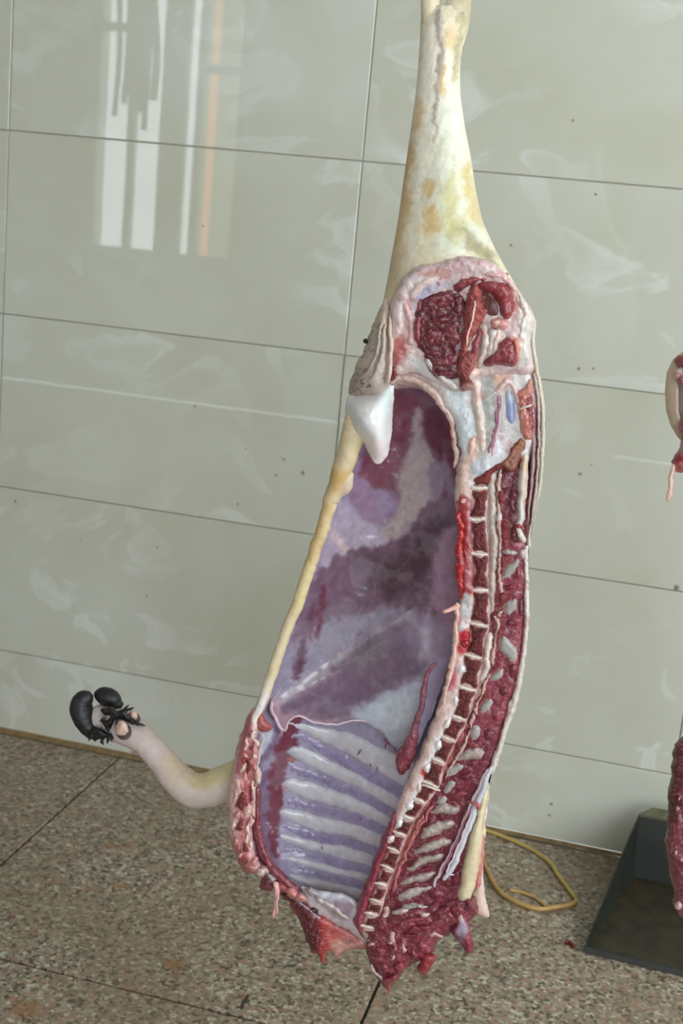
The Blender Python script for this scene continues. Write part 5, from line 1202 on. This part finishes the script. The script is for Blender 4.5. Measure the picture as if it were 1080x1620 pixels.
Fc += [list(range(ns2)), [(nv2 - 1) * ns2 + j for j in range(ns2)][::-1]]
mesh_obj('hide', V, Fc, M_HIDE, r2, colorize(paint((218, 200, 172), [([(1080, 1150), (1400, 1100), (1400, 1500), (1080, 1500)], (140, 66, 80), 60, 20)]), UV[:, 0], UV[:, 1], None, 2, .1, 14))
for nm, du_ in (('shank_tendon', -1), ('shank', 1)):
    tube(nm, [(1262 + du_ * 16, 60, .045, 15), (1262 + du_ * 20, 20, .045, 16), (1262 + du_ * 24, -30, .045, 14), (1262 + du_ * 20, -66, .045, 14), (1262 + du_ * 4, -84, .045, 13)], r2, M_HIDE, (226, 210, 182), ns=16, wp=0, step=5)
# curled skin flap: an open half tube
fv = np.linspace(556, 712, 60); fth = np.linspace(math.radians(-58), math.radians(118), 30)
lft = np.interp(fv, [556, 568, 590, 620, 650, 672, 690, 705, 712], [1080, 1064, 1054, 1051, 1053, 1060, 1070, 1084, 1096])
rad = np.interp(fv, [556, 575, 620, 680, 712], [14, 30, 44, 36, 14])
V = []; UV = []
for off in (0, 3.2):
    for t in fth:
        R_ = rad - off
        u = lft + rad - R_ * np.cos(t); y = .03 + R_ * np.sin(t) * .00077
        V.append(px(u, fv, y)); UV.append(np.stack([u, fv + (1000 if off else 0)], 1))
n = len(fth); m_ = len(fv)
V = np.stack(V, 0).reshape(-1, 3); UV = np.concatenate(UV)
idx = lambda a, i, j: (a * n + i) * m_ + j
Fc = []
for i in range(n - 1):
    for j in range(m_ - 1):
        Fc.append([idx(0, i, j), idx(0, i, j + 1), idx(0, i + 1, j + 1), idx(0, i + 1, j)]); Fc.append([idx(1, i, j), idx(1, i + 1, j), idx(1, i + 1, j + 1), idx(1, i, j + 1)])
for j in range(m_ - 1):
    Fc.append([idx(0, 0, j), idx(1, 0, j), idx(1, 0, j + 1), idx(0, 0, j + 1)]); Fc.append([idx(0, n - 1, j), idx(0, n - 1, j + 1), idx(1, n - 1, j + 1), idx(1, n - 1, j)])
for i in range(n - 1):
    Fc.append([idx(0, i, 0), idx(0, i + 1, 0), idx(1, i + 1, 0), idx(1, i, 0)]); Fc.append([idx(0, i, m_ - 1), idx(1, i, m_ - 1), idx(1, i + 1, m_ - 1), idx(0, i + 1, m_ - 1)])
mesh_obj('skin_flap', V, Fc, M_HIDE, r2, colorize(paint((206, 186, 164), [([(1040, 1400), (1300, 1400), (1300, 1800), (1040, 1800)], (150, 132, 120), 4)]), UV[:, 0], UV[:, 1], None, 2, .06, 14))  # inner face darker: the curl's grey-brown shadow is put into the colour
for i, (u, v, a, b, c) in enumerate([(1084, 574, 18, 13, (150, 66, 78)), (1078, 588, 11, 10, (222, 196, 188)), (1072, 594, 6, 8, (214, 160, 156)), (1084, 602, 10, 8, (206, 196, 192)), (1096, 590, 16, 14, (140, 60, 74)), (1077, 605, 4, 5, (170, 50, 60))]):
    blob('meat_lump' if c[0] < 180 else 'fat_lump', u, v, a, b, .3, r2, M_MEAT if c[0] < 180 else M_FAT, c, .0 - .004 * i, .010, seed=i)
piece('meat_strip', [(1080, 662), (1100, 670), (1110, 720), (1098, 742), (1080, 748), (1066, 744), (1063, 730), (1070, 712), (1076, 694), (1073, 678)], r2, M_MEAT, paint((158, 62, 88), [([(1062, 728), (1082, 722), (1090, 750), (1064, 750)], (214, 130, 122), 6, 3), ([(1064, 722), (1080, 718), (1082, 730), (1064, 732)], (176, 30, 44), 4, 2), ([(1068, 704), (1082, 700), (1080, 716), (1068, 718)], (206, 150, 164), 5, 4)]), depth=-.004, thick=.012, w=14, back=.02, res=2.6, ragged=1.5, bump=.003, bs=6)
tube('hanging_shred', [(1068, 732, -.006, 4), (1063, 748, -.008, 3.6), (1060, 762, -.009, 4), (1059, 774, -.009, 3.4), (1058, 784, -.008, 4.4), (1054, 793, -.008, 2.4)], r2, M_FAT, (228, 190, 178), bump=.35)
tube('hanging_shred', [(1059, 774, -.009, 2), (1062, 777, -.01, 2), (1064, 776, -.01, 1)], r2, M_FAT, (222, 176, 160))
sh = piece('shoulder', [(1082, 1164), (1070, 1174), (1063, 1196), (1060, 1230), (1057, 1250), (1056, 1290), (1054, 1320), (1052, 1332), (1054, 1356), (1058, 1384), (1064, 1406), (1067, 1420), (1064, 1428), (1070, 1438), (1080, 1450), (1120, 1452), (1150, 1400), (1160, 1300), (1140, 1200), (1110, 1165)], r2, M_MEAT, streaky(paint((118, 52, 68), [([(1052, 1300), (1160, 1300), (1160, 1460), (1052, 1460)], (138, 72, 90), 12, 6), ([(1058, 1180), (1072, 1180), (1068, 1300), (1055, 1300)], (96, 36, 50), 6, 3)]), 12, 5, 18), depth=.004, thick=.02, w=26, back=.03, res=3, ragged=1.4, bump=.004, bs=12)
for i, (u, v, a, b, c) in enumerate([(1076, 1262, 5, 8, (226, 190, 190)), (1074, 1278, 5, 6, (216, 170, 176)), (1080, 1240, 4, 10, (150, 84, 98)), (1070, 1350, 5, 7, (216, 190, 196)), (1079, 1360, 5, 6, (206, 160, 166)), (1078, 1390, 3, 6, (196, 40, 48)), (1074, 1432, 7, 6, (214, 176, 182)), (1066, 1310, 6, 12, (128, 60, 78)), (1062, 1340, 6, 14, (134, 66, 84))]):
    blob('fat_lump' if c[0] > 200 else 'meat_lump', u, v, a, b, .2, sh, M_FAT if c[0] > 200 else M_MEAT, c, -.012, .007, seed=i)
s_hook(tuple(px(1262, -56, .045)), 'steel hook holding the neighbouring carcass')

# ------------------------------------------------------------------ dark scoop on the floor
M_SCOOP = flat_mat('dark_green_metal', (33, 36, 30), .45, .0, grain=18, gamp=.35, bump=.1)
M_SCOOPD = flat_mat('scoop_dirt', (48, 41, 25), .55, .0, grain=26, gamp=.45, bump=.2)
M_LIP = flat_mat('worn_metal_lip', (96, 92, 72), .5, .0, grain=40, gamp=.3)
sc_root = thing('floor_scoop', (.12, -.28, 0), 'dark green metal scoop standing open on the granite floor by the wall', 'scoop')


def quad_slab(name, P, t, mat, parent):
    P = np.array(P, float); n = np.cross(P[1] - P[0], P[3] - P[0]); n /= np.linalg.norm(n)
    V = np.concatenate([P, P + n * t]); k = len(P)
    F = [list(range(k))[::-1], [i + k for i in range(k)]] + [[i, (i + 1) % k, (i + 1) % k + k, i + k] for i in range(k)]
    return mesh_obj(name, V, F, mat, parent, smooth=False)


fx0, fx1, fy = -.022, .36, -.425
bx0, bx1, by, bz = .047, .31, -.10, .140
quad_slab('scoop_floor', [(fx0, fy, .003), (fx1, fy - .02, .003), (bx1, by, .006), (bx0, by, .006)], .003, M_SCOOPD, sc_root)
quad_slab('scoop_side', [(fx0, fy, .004), (bx0, by, .006), (bx0 - .006, by + .01, bz), (bx0 - .02, by - .06, bz * .86), (fx0 - .003, fy, .012)], .003, M_SCOOP, sc_root)
quad_slab('scoop_side', [(fx1, fy - .02, .004), (fx1 + .003, fy - .02, .012), (bx1 + .02, by - .06, bz * .86), (bx1 + .006, by + .01, bz), (bx1, by, .006)], .003, M_SCOOP, sc_root)
quad_slab('scoop_back', [(bx0, by, .006), (bx1, by, .006), (bx1 + .006, by + .01, bz), (bx0 - .006, by + .01, bz)], .003, M_SCOOP, sc_root)
quad_slab('scoop_lip', [(bx0 - .007, by + .012, bz), (bx1 + .007, by + .012, bz), (bx1 - .01, by + .034, bz + .012), (bx0 + .02, by + .034, bz + .012)], .004, M_LIP, sc_root)
quad_slab('front_edge', [(fx0 - .004, fy - .003, .001), (fx1 + .004, fy - .023, .001), (fx1 + .004, fy - .02, .012), (fx0 - .004, fy, .012)], .003, M_SCOOP, sc_root)

# ------------------------------------------------------------------ yellow cord, scraps
M_CORDY = flat_mat('yellow_cord', (190, 166, 92), .6, grain=60, gamp=.15)
M_CORDO = flat_mat('orange_cord_end', (184, 146, 88), .6, grain=60, gamp=.15)


def floor_tube(name, uv, r, mat, lift=0., parent=None):
    return curve_tube(name, [on_floor(u, v) + np.array([0, 0, r + lift]) for u, v in uv], r, mat, 8, parent)


cord = thing('yellow_cord', tuple(on_floor(850, 1380)), 'thin yellow cord lying in a loop on the floor behind the carcass', 'cord')
floor_tube('cord_run', [(700, 1335), (740, 1318), (765, 1316), (800, 1328), (835, 1344), (868, 1366), (880, 1384), (895, 1404), (908, 1422)], .0042, M_CORDY, parent=cord)
floor_tube('cord_run', [(908, 1422), (910, 1428), (902, 1434), (880, 1438), (850, 1441), (820, 1432), (795, 1418), (780, 1400), (768, 1375), (755, 1355), (720, 1350)], .0046, M_CORDO, parent=cord)
floor_tube('cord_end', [(806, 1410), (825, 1414), (845, 1422), (858, 1432), (866, 1438)], .0032, M_CORDO, parent=cord)
M_SCRAP = flat_mat('dried_scrap', (110, 34, 30), .5)
o = floor_tube('meat_scrap', [(893, 1492), (899, 1493), (904, 1497), (908, 1500)], .004, M_SCRAP); tag(o, 'small dark red meat scrap on the granite left of the scoop', 'scrap')
M_TWIG = flat_mat('dark_twig', (48, 40, 30), .8)
o = floor_tube('twig', [(382, 1594), (386, 1587), (390, 1582), (392, 1577)], .0022, M_TWIG); tag(o, 'short black twig lying on the granite floor', 'twig')

# ------------------------------------------------------------------ strips hanging before the window behind the camera (seen mirrored in the tiles)
M_DARK = flat_mat('dark_offal', (72, 60, 54), .5)
sil = thing('hanging_meat', (-3.3, RY0 + .35, 1.9), 'dark bunch of meat strips hanging before the barred window', 'meat')
hr = random.Random(4)
for k in range(7):
    x = -3.32 + k * .034; z0 = 1.62 + hr.uniform(-.08, .35)
    curve_tube('meat_strip', [(x, RY0 + .35, 3.25), (x + hr.uniform(-.02, .02), RY0 + .36, 2.4), (x + hr.uniform(-.02, .02), RY0 + .35, 2.0), (x + hr.uniform(-.02, .02), RY0 + .36, z0)], (.014 + hr.uniform(0, .014)), M_DARK, 8, sil)
